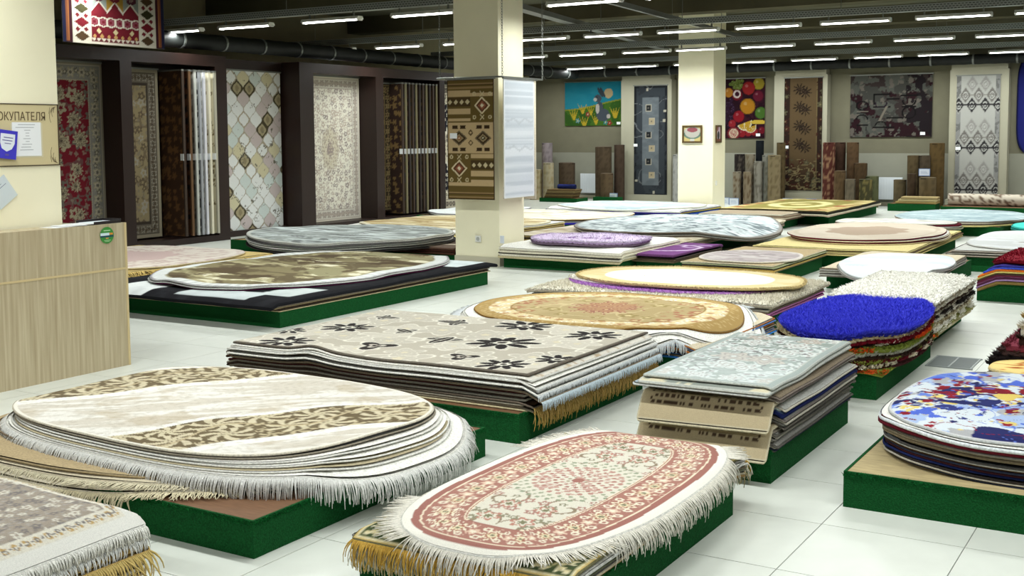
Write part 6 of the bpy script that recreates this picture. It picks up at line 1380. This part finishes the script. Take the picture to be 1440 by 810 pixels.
# ================================================================== COUNTER AND BOARD
wood, nt, b = nmat('striped_ash_laminate')
tc = nt.nodes.new('ShaderNodeTexCoord'); mp = nt.nodes.new('ShaderNodeMapping'); mp.inputs['Scale'].default_value = (14, 14, .5)
n1 = nt.nodes.new('ShaderNodeTexNoise'); n1.inputs['Scale'].default_value = 3; n1.inputs['Detail'].default_value = 6; cr = nt.nodes.new('ShaderNodeValToRGB')
cr.color_ramp.elements[0].position = .3; cr.color_ramp.elements[0].color = (*lin(c8(168, 152, 122)), 1); cr.color_ramp.elements[1].position = .68; cr.color_ramp.elements[1].color = (*lin(c8(196, 184, 154)), 1)
el = cr.color_ramp.elements.new(.5); el.color = (*lin(c8(182, 168, 138)), 1)
nt.links.new(tc.outputs['Object'], mp.inputs['Vector']); nt.links.new(mp.outputs['Vector'], n1.inputs['Vector']); nt.links.new(n1.outputs['Fac'], cr.inputs['Fac']); nt.links.new(cr.outputs['Color'], b.inputs['Base Color'])
b.inputs['Roughness'].default_value = .45; b.inputs['Specular IOR Level'].default_value = .3
t = thing('counter', 'tall wood-grain reception counter at the left edge', 'counter', (-7.05, 4.9, 0)); ED = pmat(c8(206, 186, 140), .5, name='pale_edging')
y0, y1 = -1.4, 1.165
MB().box(-.018, 0, y0, y1, .0, .735).build('lower_panel', wood, t); MB().box(-.018, 0, y0, y1, .75, 1.087).build('upper_panel', wood, t)
MB().box(-.02, .003, y0, y1, .735, .75).build('joint_strip', ED, t)
MB().box(-.02, .003, y1, y1+.02, 0, 1.088).build('edge_strip', ED, t)
MB().box(-.22, -.018, y0, y1+.02, 1.06, 1.087).build('top_board', wood, t); MB().box(-.9, -.018, y1-.02, y1+.018, 0, 1.06).build('side_panel', wood, t); MB().box(-.9, -.25, y0, -.1, .7, .73).build('desk_board', wood, t)
# round green sticker
s = MB(); s.tube([(0, 0, 0), (.003, 0, 0)], .062, 40)
st = thing('round_sticker', 'round green sticker in the upper corner of the wood counter', 'sticker', (-7.0475, 5.90, 1.005))
s.build('disc', pmat(c8(64, 140, 62), .35, name='green_print'), st)
MB().box(.003, .0045, -.060, .02, -.002, .018).build('tube_print', pmat(c8(206, 226, 232), .4, name='pale_print'), st)
MB().box(.003, .0045, .02, .052, .002, .016).build('tip_print', pmat(c8(222, 140, 60), .4, name='orange_print'), st)
MB().box(.003, .0044, -.061, .058, -.014, -.002).build('stripe_print', pmat(c8(30, 70, 90), .4, name='teal_print'), st)
s = MB(); s.box(.003, .0045, -.03, .03, .032, .038); s.box(.003, .0045, -.028, .03, -.040, -.036); s.box(.003, .0045, -.022, .02, -.048, -.045)
s.build('line_print', pmat(c8(180, 220, 170), .4, name='light_print'), st); MB().box(.003, .0045, -.012, .012, -.026, -.019).build('mark_print', pmat(c8(222, 150, 90), .4, name='peach_print'), st)
# things on the counter
t = thing('tray', 'black open tray of papers lying on the counter top', 'tray', (-7.16, 5.92, 1.087), .1)
s = MB(); s.box(-.09, .09, -.13, .14, 0, .004); s.box(-.09, -.084, -.13, .14, 0, .03); s.box(.084, .09, -.13, .14, 0, .022); s.box(-.09, .09, .134, .14, 0, .03); s.build('body', pmat(c8(40, 36, 38), .4, name='black_plastic'), t)
s = MB(); s.box(-.075, .075, -.12, .12, .004, .014); s.build('papers', card_m, t)
for k, (y, r_, lab) in enumerate(((5.55, .1, 'white paper sheet on the counter top nearest the column'), (5.64, -.15, 'loose paper sheet overlapping another on the counter top'), (5.74, .05, 'folded paper leaflet on the counter top beside the black tray'))):
    tag(MB().box(-.08, .08, -.1, .1, 0, .002+.001*k).build('paper_sheet', pmat(c8(230, 232, 234), .5, name='paper'), None, (-7.14, y, 1.0872+.0035*k), r_), lab, 'paper')
# information board on the column
YB0, YB1, ZB0, ZB1, XB = 4.90, 5.695, 1.535, 1.965, -7.3
t = thing('information_board', 'beige information board with dark lettering on the cream column', 'board', (XB, (YB0+YB1)/2, ZB0))
hw, hh = (YB1-YB0)/2, ZB1-ZB0
MB().box(0, .008, -hw, hw, 0, hh).build('panel', pmat(c8(206, 192, 150), .5, name='beige_plastic'), t)
s = MB(); e = .007
s.box(0, .011, -hw, hw, -e, 0); s.box(0, .011, -hw, hw, hh, hh+e); s.box(0, .011, -hw-e, -hw, -e, hh+e); s.box(0, .011, hw, hw+e, -e, hh+e); s.build('border', pmat(c8(74, 60, 44), .5, name='brown_edging'), t)
def text(body, size, loc, parent, mat, rot=(PI/2, 0, PI/2), align='RIGHT', name='lettering', ext=.0008):
    cu = bpy.data.curves.new(name, 'FONT'); cu.body = body; cu.size = size; cu.align_x = align; cu.extrude = ext
    cu.materials.append(mat); tmp = bpy.data.objects.new('lettering_curve', cu); C.objects.link(tmp); bpy.context.view_layer.update()
    me = bpy.data.meshes.new_from_object(tmp.evaluated_get(bpy.context.evaluated_depsgraph_get())); bpy.data.objects.remove(tmp); bpy.data.curves.remove(cu)
    me.name = name; o = bpy.data.objects.new(name, me); C.objects.link(o); o.parent = parent; o.location = loc; o.rotation_euler = rot; return tag(o, kind='stuff')
brt = pmat(c8(96, 78, 54), .6, name='brown_lettering')
o = text('ПОКУПАТЕЛЯ', .084, (.0095, hw-.10, hh-.112), t, brt); o.scale = (.77, 1, 1)
text('Совет', .05, (.0095, -.165+.06, hh-.205), t, pmat(c8(150, 140, 60), .5, name='olive_lettering'), name='small_lettering')
MB().box(.008, .0095, -.36, -.10, hh-.222, hh-.216).build('underline', pmat(c8(150, 140, 60), .5, name='olive_lettering'), t)
MB().box(.008, .0095, -.36, -.09, hh-.236, hh-.226).build('small_line', brt, t)
# corner flourishes
for (cy, cz, sy, sz) in ((hw-.012, hh-.012, -1, -1), (hw-.012, .012, -1, 1)):
    s = MB()
    for r_ in (.02, .035, .055): s.tube([(.009, cy+sy*r_*math.sin(a), cz+sz*r_*(1-math.cos(a))*1.3) for a in np.linspace(0, 2.2, 9)], .0014, 4)
    for k in range(3): s.tube([(.009, cy+sy*(.01+.02*k), cz+sz*.004), (.009, cy+sy*(.02+.02*k), cz+sz*(.03+.01*k))], .0013, 4)
    s.build('flourish', brt, t)
pk = MB().box(.008, .0095, .005, .265, .055, .30).build('pocket', pmat(c8(214, 206, 176), .15, .5, name='clear_pocket'), t)
ps = thing('paper_sheet', 'white typed sheet in the pocket of the information board', 'paper', (XB+.0105, 5.43, ZB0+.065), -.0)
MB().box(0, .001, -.118, .118, 0, .24).build('page', pmat(c8(236, 238, 240), .5, name='paper'), ps)
s = MB()
for k, (a, b_) in enumerate(((-.07, .07), (-.09, .06), (-.02, .03), (-.01, .02), (-.01, .02), (-.03, .03), (-.01, .02), (-.04, .04), (-.05, .03), (-.06, .05))): s.box(.001, .0016, a, b_, .222-.02*k, .225-.02*k)
s.build('typing', pmat(c8(120, 124, 134), .6, name='grey_print'), ps)
ps = thing('leaflet', 'blue booklet with a white shield panel in front of the information board', 'leaflet', (XB+.025, 5.24, ZB0+.05), 0); ps.rotation_euler = (-.12, 0, 0)
MB().box(0, .006, -.08, .08, 0, .20).build('cover', pmat(c8(66, 60, 190), .35, name='blue_cover'), ps)
pts = [(-.055, .175), (.06, .175), (.06, .11), (.04, .07), (.0, .05), (-.04, .07), (-.055, .11)]
s = MB(); s.add([(.0062, a, b_) for a, b_ in pts]+[(.0075, a, b_) for a, b_ in pts], [tuple(range(7))[::-1], tuple(range(7, 14))]+[(k, (k+1) % 7, 7+(k+1) % 7, 7+k) for k in range(7)]); s.build('shield_panel', card_m, ps)
s = MB(); s.box(.0075, .008, -.03, .045, .145, .151); s.box(.0075, .008, -.04, .04, .125, .131); s.box(.0075, .008, -.02, .03, .105, .11); s.box(.0062, .0075, -.01, .02, .022, .034); tag(s.build('lines', pmat(c8(96, 90, 150), .4, name='violet_print'), ps), kind='stuff')
ps = thing('leaflet', 'purple booklet half hidden behind the blue booklet', 'leaflet', (XB+.016, 5.16, ZB0+.055), 0)
MB().box(0, .006, -.08, .06, 0, .19).build('cover', pmat(c8(84, 44, 140), .35, name='purple_cover'), ps)
s = MB(); s.box(.006, .007, -.05, .04, .15, .16); s.box(.006, .007, -.05, .03, .12, .128); tag(s.build('lines', card_m, ps), kind='stuff')
pn = thing('note_card', 'pale blue note card hanging askew under the information board', 'note', (XB+.004, 5.265, 1.30), 0); pn.rotation_euler = (.62, 0, 0)
MB().box(0, .004, -.095, .075, -.02, .16).build('card', pmat(c8(206, 216, 220), .5, name='pale_card'), pn)
s = MB(); s.box(.004, .0048, -.06, .05, .10, .104); s.box(.004, .0048, -.03, .02, .12, .123); s.build('writing', pmat(c8(120, 130, 150), .5, name='grey_print'), pn)
MB().box(.0, .002, .02, .024, .16, .24).build('string', card_m, pn)

# ================================================================== SMALL THINGS
def socket(label, loc, rot):
    t = thing('wall_socket', label, 'socket', loc, rot)
    MB().box(-.042, .042, -.012, 0, -.042, .042).build('plate', pmat(c8(232, 232, 226), .35, name='white_plastic'), t)
    s = MB(); s.tube([(0, -.012, 0), (0, -.015, 0)], .026, 18); s.build('well', pmat(c8(170, 172, 168), .4, name='grey_plastic'), t)
socket('white wall socket low on the front pillar', (-8.37, 13.088, .355), 0)
tag(MB().box(-.03, .03, -.006, 0, -.05, .05).build('price_tag', card_m, None, (-8.0, 13.09, .36)), 'white tag low on the front pillar near its corner', 'tag')
tag(MB().box(0, .02, -.03, .03, -.05, .05).build('wall_switch', white_metal, None, (-9.108, 23.62, .68)), 'small white switch on the right face of the back pillar', 'switch')
t = thing('floor_vent', 'grey floor grating set in the tiled aisle behind the splattered rug', 'grating', (-1.63, 9.16, 0))
gm = pmat(c8(150, 156, 154), .6, .4, .0, name='grating_steel'); s = MB()
for k in range(3): s.box(-.16+.155*k-.006, -.16+.155*k+.006, -.22, .22, .0005, .008)
s.box(-.166, .166, -.225, -.21, .0005, .008); s.box(-.166, .166, .21, .225, .0005, .008); s.build('rim', gm, t)
s = MB()
for k in range(22): y = -.205+.0195*k; s.box(-.16, .15, y-.004, y+.004, .0005, .007)
s.build('bars', gm, t); MB().box(-.16, .15, -.21, .21, .0003, .001).build('pit', pmat(c8(96, 100, 100), .9, name='dark_pit'), t)
